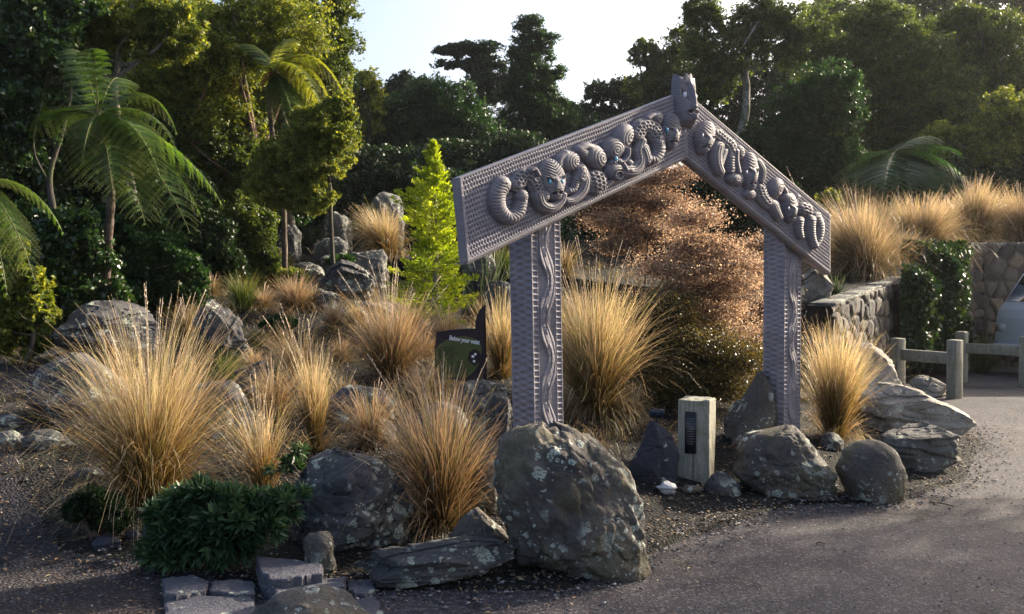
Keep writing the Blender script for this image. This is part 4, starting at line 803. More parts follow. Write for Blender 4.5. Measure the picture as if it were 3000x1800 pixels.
RK('slab', 'white layered slab on top of the stone wall end beside the far post', [(787, 2352, 2380), (805, 2350, 2415), (835, 2350, 2432), (850, 2352, 2420)], 'rock_pale', 50, lvl=6, depth=1.1, rough=.06, facets=0, crag=22, Y=13.4, cat='rock')
RK('rock', 'brown rock in the shade beneath the wiry copper bush', [(1180, 2150, 2190), (1230, 2125, 2215), (1290, 2120, 2230)], 'rock_brown', 51)
RK('rock', 'pale stone at the foot of the tussock right of the far post', [(1268, 2420, 2450), (1290, 2400, 2475), (1318, 2405, 2470)], 'rock_dark', 52, lvl=4)
RK('rock', 'low rock between the mound grasses and the sign', [(1005, 1095, 1150), (1020, 1075, 1175), (1045, 1080, 1170)], 'rock_lich', 53, lvl=4)
RK('rock', 'flat-topped pale ledge stepping down in front of the large pale outcrop', [(1150, 2540, 2620), (1175, 2515, 2690), (1230, 2510, 2720), (1262, 2530, 2700)], 'rock_pale', 60, lvl=6, rough=.05, facets=0, crag=24, depth=.6)
RK('rock', 'small pale broken rock at the far end of the large pale outcrop', [(1100, 2690, 2730), (1125, 2660, 2770), (1165, 2660, 2790)], 'rock_pale', 61, rough=.05, facets=0, crag=20)
RK('rock', 'crusted grey rock on the slope right of the dark jagged rock', [(870, 1070, 1130), (895, 1050, 1150), (935, 1055, 1150)], 'rock_lich', 62, rough=.07, facets=0, crag=18)
RK('rock', 'grey rock stepping down between the mound boulders and the jagged rock', [(735, 960, 1010), (760, 945, 1030), (800, 950, 1030)], 'rock_lich', 63, Y=14.4, rough=.07, facets=0, crag=18)
RK('rock', 'mossy rock on the slope above the rounded red tussock', [(845, 930, 985), (870, 915, 1000), (905, 920, 1000)], 'rock_dark', 64, rough=.07, facets=0, crag=18)
RK('rock', 'dark rock half hidden by blades below the upright dark rock', [(1060, 700, 780), (1090, 680, 810), (1150, 690, 820)], 'rock_dark', 65, rough=.07, facets=0, crag=18)
RK('rock', 'grey rock between the garden sign and the near gateway post', [(1160, 1440, 1490), (1200, 1420, 1510), (1270, 1425, 1500)], 'rock_dark', 66, Y=7.0, rough=.07, facets=0, crag=18)
RK('rock', 'rounded stone between the slender tussock and the large low rock', [(1225, 1080, 1130), (1250, 1060, 1160), (1300, 1060, 1170)], 'rock_lich', 54, lvl=4, Y=6.9)
# flat slate slabs of the step
M['slab'] = rock_mat('step_slate', (.055, .055, .068), (.10, .10, .12), (.15, .145, .15), .25)
def slab(label, pts, h0, h1, seed):
    """pts: pixel outline of the slab's top, at height h1"""
    o_ = []; rg = np.random.default_rng(seed)
    for px, py in pts: r = ray(px, py); s = (h1 - EYE) / r[2]; o_.append((r[0] * s, s))
    bm = bmesh.new(); P = []
    for i in range(len(o_)):
        a, b = np.array(o_[i]), np.array(o_[(i + 1) % len(o_)]); n = 6
        for j in range(n): q = a + (b - a) * j / n; P.append(q + rg.normal(size=2) * .006)
    c = np.mean(P, 0)
    rings = [(1.0, h0), (1.01, h0 + (h1 - h0) * .45), (.985, h0 + (h1 - h0) * .55), (1.0, h1 - .014), (.99, h1 - .004), (.93, h1)]
    vs = []
    for s, z in rings: vs.append([bm.verts.new(((p[0] - c[0]) * s, (p[1] - c[1]) * s, z + rg.normal() * .001)) for p in P])
    for a, b in zip(vs[:-1], vs[1:]):
        for i in range(len(P)): bm.faces.new((a[i], a[(i + 1) % len(P)], b[(i + 1) % len(P)], b[i]))
    bm.faces.new(vs[-1]); bmesh.ops.triangulate(bm, faces=[f for f in bm.faces if len(f.verts) > 4]); bmesh.ops.subdivide_edges(bm, edges=[e for e in bm.edges if e.calc_length() > .05], cuts=1)
    for v in bm.verts: v.co += Vector((0, 0, float(noise(np.array([[v.co.x * 14, v.co.y * 14, v.co.z * 14]]), seed)[0]) * .005))
    bmesh.ops.recalc_face_normals(bm, faces=bm.faces)
    me = bpy.data.meshes.new('slate_slab'); bm.to_mesh(me); bm.free(); me.materials.append(M['slab']); o = bpy.data.objects.new('slate_slab', me); COL.objects.link(o); o.location = (c[0], c[1], 0)
    return tag(o, label, 'stone slab', 'flat slate slabs of the step')
slab('dark left slab of the slate step, behind the largest front slab', [(478, 1692), (560, 1683), (612, 1700), (600, 1728), (520, 1745), (478, 1740)], -.02, .06, 61)
slab('small slab in the slate step between the dark left slab and the tall block', [(620, 1702), (690, 1696), (748, 1705), (745, 1738), (690, 1740), (618, 1728)], -.02, .05, 62)
slab('largest pale slab of the slate step, nearest the camera', [(482, 1762), (560, 1742), (735, 1748), (750, 1776), (740, 1840), (480, 1850)], -.02, .035, 63)
slab('tall thick slate block at the head of the step', [(752, 1630), (850, 1636), (945, 1652), (935, 1680), (880, 1690), (800, 1698), (762, 1676)], -.02, .12, 64)
slab('wide slate slab below the tall block', [(800, 1702), (890, 1694), (1010, 1690), (1005, 1722), (930, 1732), (805, 1742)], -.02, .07, 65)
slab('narrow broken slab at the right end of the slate step', [(1020, 1702), (1090, 1694), (1098, 1722), (1070, 1742), (1018, 1728)], -.02, .03, 66)
slab('low cracked slab right of the cut-off brown boulder', [(1040, 1755), (1100, 1745), (1122, 1800), (1060, 1830)], -.02, .025, 67)
# ------------------------------------------------------------------ stone retaining wall
t = NT('rubble_stone'); r = t.attr('rnd'); col = t.ramp(r, [(0, (.018, .017, .018)), (.3, (.042, .038, .036)), (.55, (.075, .056, .042)), (.8, (.05, .048, .048)), (1, (.11, .088, .066))])
col = t.mix(.6, col, t.ramp(t.noise(14, 6, .65), [(.3, (.55,) * 3), (.7, (1.4,) * 3)]), 'MULTIPLY'); col = t.mix(t.attr('mort'), col, (.035, .03, .028))
t.l(col, t.b.inputs["Base Color"]); t.b.inputs["Roughness"].default_value = .85; t.bump(t.noise(40, 4, .6), .5, .02); M['rubble'] = t.m
def wall(label, path, ztop, seed, cell=.29):
    L = np.array(path); s = np.concatenate([[0], np.cumsum(np.linalg.norm(np.diff(L, axis=0), axis=1))]); n = int(s[-1] / .028); m = 70
    S, U = np.meshgrid(np.linspace(0, s[-1], n), np.linspace(0, 1, m)); S, U = S.ravel(), U.ravel(); X = np.interp(S, s, L[:, 0]); Y = np.interp(S, s, L[:, 1]); ZT = np.interp(S, s, ztop) ; Z = -.05 + U * (ZT + .05)
    rg = np.random.default_rng(seed); na, nb = int(s[-1] / cell) + 2, int(max(ztop) / cell * 1.15) + 2; gx, gz = np.meshgrid(np.arange(na), np.arange(nb))
    px = (gx.ravel() + rg.uniform(-.42, .42, gx.size) + .5 * (gz.ravel() % 2)) * cell; pz = (gz.ravel() + rg.uniform(-.4, .4, gx.size)) * cell / 1.15
    d1 = np.full(len(S), 9.); d2 = np.full(len(S), 9.); id_ = np.zeros(len(S), int)
    wx = S + noise(np.stack([S * 5, Z * 5, 0 * S], 1), 3) * .03; wz = Z + noise(np.stack([S * 5, Z * 5, 0 * S + 9], 1), 3) * .03
    for i in range(len(px)):
        d = np.hypot(wx - px[i], (wz - pz[i]) * 1.1); a = d < d1; d2 = np.where(a, d1, np.minimum(d2, d)); id_ = np.where(a, i, id_); d1 = np.where(a, d, d1)
    e = d2 - d1; bul = smooth(e, .01, .07); rnd = rg.uniform(0, 1, len(px) + 1)[id_]; H = .036 * bul + .03 * (rnd - .5) * bul + .012 * noise(np.stack([S * 9, Z * 9, 0 * S], 1), 4) * bul
    tx = np.interp(S, s, np.gradient(L[:, 0])); ty = np.interp(S, s, np.gradient(L[:, 1])); q = np.hypot(tx, ty); nx, ny = ty / q, -tx / q
    P = np.stack([X + nx * H, Y + ny * H, Z], 1); i = (np.arange(m - 1)[:, None] * n + np.arange(n - 1)[None]).ravel(); F = np.stack([i, i + 1, i + n + 1, i + n], 1)
    top = np.arange(n) + (m - 1) * n; Bt = np.stack([X[top] - nx[top] * .32, Y[top] - ny[top] * .32, Z[top]], 1); k = len(P); j = np.arange(n - 1); Q2 = np.stack([top[:-1], top[1:], k + j + 1, k + j], 1)
    Bb = Bt.copy(); Bb[:, 2] = -.05; Q3 = np.stack([k + j, k + j + 1, k + n + j + 1, k + n + j], 1); c0 = np.arange(m) * n
    V = np.vstack([P, Bt, Bb]); O = np.array([L[0, 0], L[0, 1], 0]); o = thing('stone_wall', label, 'wall', O, 'stone retaining walls of the planted bank')
    ca = np.arange(m - 1) * n; ce = ca + n - 1; b0 = np.full(m - 1, k + n); b1 = np.full(m - 1, k + 2 * n - 1)
    T9 = np.vstack([np.stack([ca + n, ca, b0], 1), np.stack([ce, ce + n, b1], 1), [[k, (m - 1) * n, k + n], [m * n - 1, k + n - 1, k + 2 * n - 1]]])
    mesh('masonry', V - O, [np.vstack([F, Q2, Q3]), T9], M['rubble'], o, {'rnd': np.concatenate([rnd, rnd[top], rnd[top]]), 'mort': np.concatenate([1 - bul, np.ones(n) * .3, np.ones(n)])}, smooth_=True)
    # coping of flat stones
    mb = MB(); x = .05
    while x < s[-1] - .1:
        w = rg.uniform(.28, .6); xc = min(x + w / 2, s[-1]); cx, cy = np.interp(xc, s, L[:, 0]), np.interp(xc, s, L[:, 1]); zt = np.interp(xc, s, ztop); ii = np.argmin(abs(S - xc)); an = math.atan2(ty[ii], tx[ii])
        z2 = np.interp(min(xc + .1, s[-1]), s, ztop); sl_ = math.atan2(z2 - zt, .1); cs, sn = math.cos(sl_), math.sin(sl_)
        mb.box((cx - nx[ii] * .13, cy - ny[ii] * .13, zt + .015), (w - .01, .27 + rg.uniform(-.05, .07), rg.uniform(.03, .07)), an + rg.uniform(-.07, .07), M=[[cs, 0, -sn], [0, 1, 0], [sn, 0, cs]]); x += w
    c = mb.build('coping', M['rock_lich'], o); 
    bv = c.modifiers.new('bevel', 'BEVEL'); bv.width = .012; bv.segments = 2
    return o
wall('low rubble stone wall rising from the far gateway post to the ivy', [(4.2, 12.6), (5.3, 14.1), (6.35, 15.7), (7.3, 17.1)], [1.32, 1.5, 1.66, 1.95], 71)
wall('high rubble stone wall at the right edge behind the white van', [(7.32, 17.12), (8.9, 18.4), (12.0, 19.0), (22, 19.2)], [1.97, 2.36, 2.42, 2.42], 72)
# ------------------------------------------------------------------ barriers
def barrier(label, A, B, seed, n=2, third=None):
    rg = np.random.default_rng(seed); A = np.array(A); B = np.array(B); o = thing('timber_barrier', label, 'barrier', (*A, 0), 'low timber barriers at the car park')
    d = unit(B - A); an = math.atan2(d[1], d[0])
    for i in range(n):
        c = A + (B - A) * i / (n - 1); h = .80 + rg.uniform(-.02, .03); mb = MB(); mb.box((*c, h / 2 - .1), (.16, .16, h + .2), an + rg.uniform(-.08, .08)); p = mb.build('post', M['old_wood'], o); bv = p.modifiers.new('bevel', 'BEVEL'); bv.width = .014; bv.segments = 2
    mb = MB(); m_ = (A + B) / 2; L = np.linalg.norm(B - A); off = np.array([d[1], -d[0]]) * 0; mb.box((*(m_ + off), .56), (L - .06, .07, .165), an); r = mb.build('rail', M['old_wood'], o); bv = r.modifiers.new('bevel', 'BEVEL'); bv.width = .01; bv.segments = 2
barrier('lichened timber barrier with one rail in front of the ivy', (5.78, 14.3), (6.24, 13.45), 81)
barrier('timber barrier with one rail in front of the green flax by the white van', (7.42, 15.75), (8.05, 14.95), 82)
# ------------------------------------------------------------------ white van
M['van_white'] = plain('white_van_paint', (.72, .75, .80), .25, .6); M['glass'] = plain('dark_glass', (.01, .012, .015), .06, .8); M['rubber'] = plain('black_rubber', (.02, .02, .02), .7)
M['van_trim'] = plain('grey_trim', (.10, .10, .11), .5); M['lamp_o'] = plain('orange_lamp', (.6, .2, .03), .2); M['lamp_w'] = plain('clear_lamp', (.6, .62, .65), .1, .8); M['chrome'] = plain('steel_rim', (.4, .4, .42), .3, .5, metal=.9)
def van():
    Y0 = 15.9; x0 = (2957 - CX) / FPX * (Y0 + 1.1) + .02; o = thing('parked_van', 'white parked van cut off by the right edge of the view', 'van', (x0, Y0 + .85, 0)); mb = bmesh.new()
    prof = [(0.02, .38), (0.0, .62), (.03, 1.0), (.07, 1.16), (.13, 1.28), (.46, 1.80), (.62, 1.90), (3.9, 1.98), (4.25, 1.80), (4.42, 1.1), (4.45, .5), (4.40, .36), (.1, .34)]
    rings = []
    for y, ins in ((-.85, .07), (-.80, .0), (0, -.0), (.80, .0), (.85, .07)):
        rings.append([mb.verts.new((2.2 + (x - 2.2) * (1 - ins * .35), y * (1 - (.10 if z > 1.2 else 0)), .9 + (z - .9) * (1 - ins * .6))) for x, z in prof])
    for a, b in zip(rings[:-1], rings[1:]):
        for i in range(len(prof)): mb.faces.new((a[i], a[(i + 1) % len(prof)], b[(i + 1) % len(prof)], b[i]))
    mb.faces.new(rings[0][::-1]); mb.faces.new(rings[-1]); bmesh.ops.recalc_face_normals(mb, faces=mb.faces)
    me = bpy.data.meshes.new('body'); mb.to_mesh(me); mb.free(); me.materials.append(M['van_white']); b = bpy.data.objects.new('body', me); COL.objects.link(b); b.parent = o; bv = b.modifiers.new('bevel', 'BEVEL'); bv.width = .03; bv.segments = 3
    def poly(name, pts, y, th, mat, par=o):
        m = MB(); n = len(pts); V = [(x, y, z) for x, z in pts] + [(x, y + th, z) for x, z in pts]; F = [(i, (i + 1) % n, n + (i + 1) % n, n + i) for i in range(n)]; c = len(V); V += [(np.mean([p[0] for p in pts]), y, np.mean([p[1] for p in pts]))]
        m.add(V, F, [(i, (i + 1) % n, c) for i in range(n)]); return m.build(name, mat, par, loc=(0, 0, 0))
    poly('window', [(.24, 1.24), (.54, 1.74), (1.62, 1.78), (1.62, 1.19)], -.84, .03, M['glass']); poly('window', [(1.70, 1.19), (1.70, 1.76), (2.8, 1.77), (2.8, 1.19)], -.84, .03, M['glass']); poly('window', [(2.88, 1.19), (2.88, 1.77), (3.8, 1.77), (4.0, 1.19)], -.84, .03, M['glass'])
    m = MB(); V = [(.15, -.66, 1.30), (.15, .66, 1.30), (.45, .62, 1.77), (.45, -.62, 1.77)]; m.add([(x - .02, y, z + .01) for x, y, z in V] + V, [(0, 1, 2, 3), (0, 1, 5, 4), (1, 2, 6, 5), (2, 3, 7, 6), (3, 0, 4, 7)]); m.build('windscreen', M['glass'], o, loc=(0, 0, 0))
    m = MB(); m.box((-.03, 0, .45), (.14, 1.68, .20)); bp = m.build('bumper', M['van_white'], o, loc=(0, 0, 0)); bv = bp.modifiers.new('bevel', 'BEVEL'); bv.width = .04; bv.segments = 3
    for s in (-1, 1): m = MB(); m.box((.045, s * .62, .80), (.07, .34, .17)); m.build('headlight', M['lamp_w'], o, loc=(0, 0, 0)); m = MB(); m.box((.06, s * .815, .80), (.10, .05, .14)); m.build('indicator', M['lamp_o'], o, loc=(0, 0, 0))
    m = MB(); m.box((2.2, -.862, .88), (4.1, .012, .018)); m.build('side_seam', M['van_trim'], o, loc=(0, 0, 0))
    for xw in (.85, 3.5):
        for s in (-1, 1):
            m = MB(); m.tube([(xw, s * .70, .31), (xw, s * .87, .31)], [.31, .31], 24); w = m.build('wheel', M['rubber'], o, loc=(0, 0, 0)); m = MB(); m.tube([(xw, s * .86, .31), (xw, s * .885, .31)], [.20, .18], 16); m.build('rim', M['chrome'], w, loc=(0, 0, 0))
    m = MB(); m.box((.62, -.92, 1.22), (.10, .14, .13)); m.build('mirror', M['van_white'], o, loc=(0, 0, 0))
van()
# ------------------------------------------------------------------ tussock grasses
T_ = tussock
T_('tussock', 'biggest golden tussock, fanned wide at the left front of the garden', 440, 1480, 955, 540, 'grass_gold', 4600, droop=1.0, stalks=16, stalk_h=1.18, w=.0035, tilt=.62)
T_('tussock', 'narrow sunlit straw tussock rising out of the leafy ground plant', 775, 1470, 1150, 250, 'grass_gold', 900, lean=(-.10, 0), droop=1.3, stalks=8, w=.0032, tilt=.42)
T_('tussock', 'full brown-gold tussock between the large low rock and the biggest boulder', 1295, 1545, 1100, 430, 'grass_red', 3200, droop=1.0, stalks=6, tilt=.6)
T_('tussock', 'slender upright tussock in the middle of the front rocks', 925, 1320, 1040, 190, 'grass_gold', 1500, droop=.6, stalks=8, stalk_h=1.25, tilt=.3)
T_('tussock', 'tussock with blades swept left above the large low rock', 1090, 1310, 1120, 260, 'grass_red', 1300, lean=(-.12, 0), droop=1.4, stalks=3)
T_('tussock', 'tall tussock with many seed stalks behind the garden sign\'s left side', 1150, 1110, 865, 330, 'grass_red', 3600, droop=.9, stalks=26, stalk_h=1.3, tilt=.5)
T_('tussock', 'drooping red-brown tussock between the upright rock and the sign', 880, 1130, 955, 310, 'grass_brown', 2400, lean=(-.08, 0), droop=1.5, stalks=9, stalk_h=1.25)
T_('tussock', 'great golden tussock beside the near gateway post', 1745, 1225, 840, 360, 'grass_gold', 6500, lean=(-.04, 0), droop=1.0, stalks=24, stalk_h=1.25, w=.0036, tilt=.5)
T_('tussock', 'orange-gold tussock right of the far gateway post', 2445, 1295, 960, 250, 'grass_gold', 3600, droop=.85, stalks=10, stalk_h=1.1, tilt=.45)
T_('tussock', 'golden tussock between the sign and the near post', 1470, 1105, 870, 200, 'grass_gold', 1700, droop=.6, stalks=8, stalk_h=1.25)
T_('tussock', 'wind-bent tussock with a pale crest on the rocky mound', 1135, 800, 655, 190, 'grass_gold', 2600, lean=(-.16, 0), droop=1.3, stalks=14, stalk_h=1.05, tilt=.4)
T_('tussock', 'red tussock against the clipped shrub at the back left', 745, 815, 735, 190, 'grass_red', 1800, droop=1.0, stalks=8)
T_('tussock', 'green sedge tuft in front of the clipped shrub', 715, 910, 800, 170, 'grass_green', 1800, droop=.8, stalks=0)
T_('tussock', 'rounded red tussock right of the green sedge', 865, 915, 805, 190, 'grass_red', 2200, droop=1.2, stalks=4)
T_('tussock', 'small red tussock left of the seed-stalked tussock', 975, 975, 880, 120, 'grass_red', 1100, droop=1.1, stalks=4)
T_('tussock', 'small upright straw tuft on the mound rocks', 938, 795, 722, 70, 'grass_gold', 700, droop=.4, stalks=4, tilt=.25)
T_('tussock', 'thin brown tussock left of the upright dark rock', 545, 1000, 880, 110, 'grass_brown', 700, droop=.9, stalks=4)
T_('tussock', 'wispy tussock right of the bright young conifer', 1410, 960, 860, 150, 'grass_brown', 1300, droop=1.2, stalks=5)
T_('tussock', 'low tussock behind the garden sign', 1310, 1020, 900, 200, 'grass_red', 1600, droop=1.2, stalks=5)
T_('tussock', 'short tussock at the foot of the upright dark rock', 660, 1130, 1020, 220, 'grass_green', 1300, droop=1.3, stalks=0)
T_('tussock', 'low brown tussock behind the slender upright tussock', 800, 1230, 1060, 240, 'grass_red', 1600, droop=1.3, stalks=5)
T_('tussock', 'pale tussock at the back of the mound beside the grey boulder', 1010, 700, 650, 90, 'grass_green', 700, droop=.6, stalks=0)
T_('tussock', 'big pale tussock on the bank above the wall end', 2530, 838, 600, 420, 'grass_pale', 6500, Ypos=16.2, droop=.9, stalks=30, stalk_h=1.15, tilt=.42)
T_('tussock', 'wide tussock above the ivy on the bank', 2690, 800, 590, 420, 'grass_pale', 6500, Ypos=18.4, droop=.9, stalks=26, stalk_h=1.12, tilt=.42)
T_('tussock', 'tallest pale tussock on the high wall', 2850, 715, 545, 260, 'grass_pale', 5200, Ypos=19.8, droop=.9, stalks=30, stalk_h=1.15, tilt=.42)
T_('tussock', 'tussock on the high wall at the right edge', 2990, 715, 560, 300, 'grass_pale', 5200, Ypos=19.9, droop=.9, stalks=24, stalk_h=1.1, tilt=.42)
T_('tussock', 'back tussock between the two wide bank tussocks', 2600, 760, 590, 330, 'grass_pale', 5000, Ypos=19.5, droop=.9, stalks=20, tilt=.42)
T_('tussock', 'back tussock left of the tallest pale tussock', 2770, 720, 590, 260, 'grass_pale', 4400, Ypos=21, droop=.9, stalks=16, tilt=.42)
T_('tussock', 'shaded grey tussock at the foot of the right-hand trees', 2520, 650, 545, 140, 'grass_brown', 1800, Ypos=22, droop=.9, stalks=0)
T_('tussock', 'tussock glimpsed behind the copper bush', 2250, 800, 700, 180, 'grass_brown', 1500, Ypos=15, droop=.9, stalks=5)
T_('tussock', 'trailing tussock beside the pale outcrop', 2500, 1230, 1120, 120, 'grass_red', 900, droop=1.5, stalks=2)
T_('flax', 'spiky green flax on the wall beside the far post', 2445, 862, 800, 110, 'flax', 160, droop=.35, stalks=0, w=.02, Ypos=14.0, cat='plant', group='flax plants', tilt=.6)
T_('flax', 'grey-green flax on the mound beside the shaded boulder', 905, 720, 650, 110, 'flax', 140, droop=.5, stalks=0, w=.024, cat='plant', group='flax plants', tilt=.6)
T_('flax', 'dark green flax behind the timber barrier by the van', 2880, 1060, 965, 190, 'grass_green', 500, droop=.7, stalks=0, w=.016, cat='plant', group='flax plants', Ypos=17.3)
T_('flax', 'dark strappy plant between the conifer and the gateway', 1420, 830, 740, 170, 'flax', 260, droop=.9, stalks=0, w=.022, cat='plant', group='flax plants', Ypos=13.0)
T_('toetoe_stalk', 'long arching seed stalks rising above the bank tussocks', 2440, 640, 560, 60, 'grass_gold', 40, lean=(-.9, 0), droop=.8, stalks=4, stalk_h=1.4, Ypos=18, cat='grass tuft', tilt=.4)
for lab, px, py, tp, sw, yy in (('short bank tussock filling the gap above the wall end', 2430, 800, 690, 170, 17.5), ('bank tussock spilling over the top of the ivy', 2640, 790, 680, 200, 17.2), ('bank tussock left of the back tussock', 2480, 740, 620, 220, 20.5), ('bank tussock behind the tallest pale tussock', 2900, 700, 590, 230, 22), ('bank tussock trailing over the high wall', 2760, 740, 640, 190, 19.3)): T_('tussock', lab, px, py, tp, sw, 'grass_pale', 2600, Ypos=yy, droop=1.0, stalks=16, tilt=.5)
FILL = [('low tussock at the foot of the slanting rock', 330, 1130, 1030, 220, 'grass_brown'), ('drooping tussock between the biggest tussock and the upright rock', 560, 1180, 1060, 240, 'grass_red'),
 ('brown tussock below the round red tussock', 830, 1010, 925, 190, 'grass_brown'), ('red-brown tussock left of the garden sign', 1240, 1190, 1060, 220, 'grass_red'), ('dry tussock in front of the garden sign', 1330, 1140, 1055, 150, 'grass_brown'),
 ('dry tussock right behind the near gateway post', 1600, 1040, 940, 150, 'grass_brown'), ('dark tussock beneath the great golden tussock', 1850, 1230, 1130, 190, 'grass_brown'), ('tussock on the slope behind the great golden tussock', 1690, 980, 840, 170, 'grass_red'),
 ('small red tussock beside the flat lichen rock on the mound', 1060, 860, 790, 110, 'grass_brown'), ('brown tussock on the slope between the conifer and the sign', 1200, 960, 880, 140, 'grass_brown'), ('low grey-brown tussock above the small red tussock', 920, 900, 845, 120, 'grass_brown'),
 ('grassy tuft behind the dark rock right of the conifer', 1470, 820, 740, 150, 'grass_green'), ('low tuft between the upright rock and the low green shrub', 760, 1010, 950, 120, 'grass_green'), ('dry grass tuft behind the slender upright tussock', 1010, 1190, 1090, 180, 'grass_brown'),
 ('thin tuft at the left foot of the great golden tussock', 1650, 1230, 1130, 130, 'grass_brown'), ('trailing tuft between the brown-gold tussock and the biggest boulder', 1420, 1420, 1330, 120, 'grass_brown')]
for lab, px, py, tp, sw, mt in FILL: T_('tussock', lab, px, py, tp, sw, mt, 1500, droop=1.5, stalks=3, tilt=.75)
def low_cover():
    rg = np.random.default_rng(77); P = []
    while len(P) < 900:
        p = np.array([rg.uniform(-5.5, 4), rg.uniform(6.6, 18)])
        if inside(p[None], POLY)[0] and seg_d(p[None], E)[0][0] > .9 and abs(p[0] / p[1]) < .6: P.append(p)
    V = []; T = []; R = []; nb = 34; C = np.repeat(np.array(P), nb, 0); n = len(C); C = C + rg.normal(size=(n, 2)) * .05; sz = np.repeat(rg.uniform(.10, .34, len(P)), nb) * rg.uniform(.5, 1.1, n); rr = np.repeat(rg.uniform(0, 1, len(P)), nb)
    az = rg.uniform(0, 2 * math.pi, n); th = np.abs(rg.normal(0, .55, n)); z0 = terr(C[:, 0], C[:, 1]); t = np.linspace(0, 1, 4); ang = th[:, None] + 1.1 * t[None] ** 1.5; hx = np.cumsum(np.sin(ang), 1) * sz[:, None] / 4; hz = np.cumsum(np.cos(ang), 1) * sz[:, None] / 4
    Q = np.stack([C[:, :1] + hx * np.cos(az)[:, None], C[:, 1:] + hx * np.sin(az)[:, None], z0[:, None] + hz - .02], 2); fa = rg.uniform(0, math.pi, n); wd = np.stack([np.cos(fa), np.sin(fa), 0 * fa], 1)[:, None] * (.0022 * (1 - t * .7))[None, :, None]
    V = np.stack([Q - wd, Q + wd], 2).reshape(-1, 3); i = (np.arange(n)[:, None] * 8 + np.arange(3)[None] * 2).ravel(); F = np.stack([i, i + 1, i + 3, i + 2], 1)
    tag(mesh('low_grass', V, F, M['grass_brown'], attrs={'t': np.repeat(np.tile(t, n), 2), 'rnd': np.repeat(rr, 8)}), 'short dry grass growing over the soil of the mound', 'grass', kind='stuff')
low_cover()
MORE = [('small rusty tuft left of the rounded red tussock', 770, 905, 840, 110, 'grass_red'), ('small straw tuft on the slope beneath the jagged rock', 1040, 950, 880, 120, 'grass_gold'), ('thin red tuft between the low green shrub and the sign', 1000, 1060, 985, 140, 'grass_red'), ('dry tuft at the right foot of the upright dark rock', 745, 1090, 1020, 120, 'grass_red'),
 ('straw tuft above the dark rock below the slanting rock', 470, 1090, 1010, 150, 'grass_brown'), ('brown tuft at the foot of the mound boulders', 985, 770, 720, 90, 'grass_brown'), ('green tuft beside the pale crusted rock on the mound', 830, 780, 735, 80, 'grass_green'), ('small tuft in front of the clipped shrub, left of the sedge', 620, 870, 800, 120, 'grass_brown'),
 ('rusty tuft right behind the seed-stalked tussock', 1240, 1050, 960, 140, 'grass_red'), ('pale tuft on the slope between the near post and the great tussock', 1650, 900, 800, 130, 'grass_brown')]
for lab, px, py, tp, sw, mt in MORE: T_('tussock', lab, px, py, tp, sw, mt, 1200, droop=1.3, stalks=3, tilt=.7)
# ------------------------------------------------------------------ shrubs and small plants
def shrub(name, label, px, py, ells, n, leaf, mat, Ypos=None, aspect=.5, nclump=14, csize=.4, cat='shrub', group=None, up=.3, thick=1.0, flat=.8, elong=False, stem=.02, shell=.5, twigs=14, outward=.6):
    b = hit(px, py) if Ypos is None else np.array([(px - CX) / FPX * Ypos, Ypos, tz((px - CX) / FPX * Ypos, Ypos)]); k = b[1] / FPX; o = thing(name, label, cat, b, group); cl = []; area = sum(e[2] * e[3] for e in ells)
    for e in ells:
        cx, cy, rx, ry = e[:4]; c0 = at(cx, cy, b[1] + (e[4] if len(e) > 4 else 0)); m = max(3, int(nclump * e[2] * e[3] / area)); Rx, Rz = rx * k, ry * k; Ry = thick * (Rx * Rz) ** .5
        for _ in range(m):
            d = unit(RNG.normal(size=3)); s = csize * (Rx * Rz) ** .5 * RNG.uniform(.6, 1.2); cl.append((c0 + d * np.maximum(0, np.array([Rx, Ry, Rz]) - s * .8) * RNG.uniform(.3, 1) ** .5, np.array([s, s, s * flat])))
    P, cr, d = clumps_cloud(cl, n, shell); gz = terr(P[:, 0], P[:, 1]); m = P[:, 2] > gz + .005; P, cr, d = P[m], cr[m], d[m]
    V, F, A = leaves(P, len(P), leaf, aspect, cr, up=up, D=(d + np.array([0, 0, .4]) + RNG.normal(size=P.shape) * outward) if elong else None); mesh('foliage', V - b, F, M[mat], o, A)
    mb = MB()
    for j in RNG.choice(len(cl), min(len(cl), twigs), replace=False):
        e = cl[j][0]; q = catmull([b + RNG.normal(size=3) * [.03, .03, 0], b * .5 + e * .5 + RNG.normal(size=3) * .04, e], 4); mb.tube(q, np.linspace(stem, stem * .3, len(q)), 5)
    mb.build('stem', M['twig'], o); return o, cl
HG = 'shrubs along the forest edge'
def hedge(label, px, Y, ells, n, leaf, mat, gap=-.05, csize=.3, aspect=.6, thick=.8):
    tree('hedge_shrub', label, px, Y, ells, n, leaf, mat, tr=.035, aspect=aspect, csize=csize, gap=gap, group=HG, cat='shrub', thick=thick, flat=.9)
hedge('bright yellow-green glossy shrub at the far left edge', 60, 9.4, [(40, 900, 120, 150), (10, 780, 80, 110), (90, 980, 70, 80)], 22000, .055, 'leaf_gold', aspect=.65)
hedge('dark glossy shrub left of the fern trunk', 200, 10.6, [(200, 780, 150, 190), (150, 930, 110, 100), (270, 900, 110, 110), (110, 690, 110, 100)], 36000, .06, 'leaf_glossy')
hedge('dark shrub right of the fern trunk with its lit top', 430, 11.8, [(400, 780, 150, 170), (500, 830, 120, 110), (370, 680, 110, 110)], 34000, .055, 'leaf_green')
hedge('deep green shrub in shade between the lit shrubs', 600, 13.0, [(580, 740, 120, 170), (540, 620, 100, 120), (620, 800, 100, 90)], 32000, .055, 'leaf_dark')
hedge('rounded olive shrub with small pale leaves at the foot of the forest', 730, 13.6, [(730, 700, 90, 135), (680, 780, 80, 80), (770, 780, 60, 80)], 30000, .045, 'leaf_olive')
hedge('dark shrub behind the mound boulders', 900, 19.5, [(900, 600, 130, 110), (840, 530, 100, 90)], 24000, .07, 'leaf_dark')
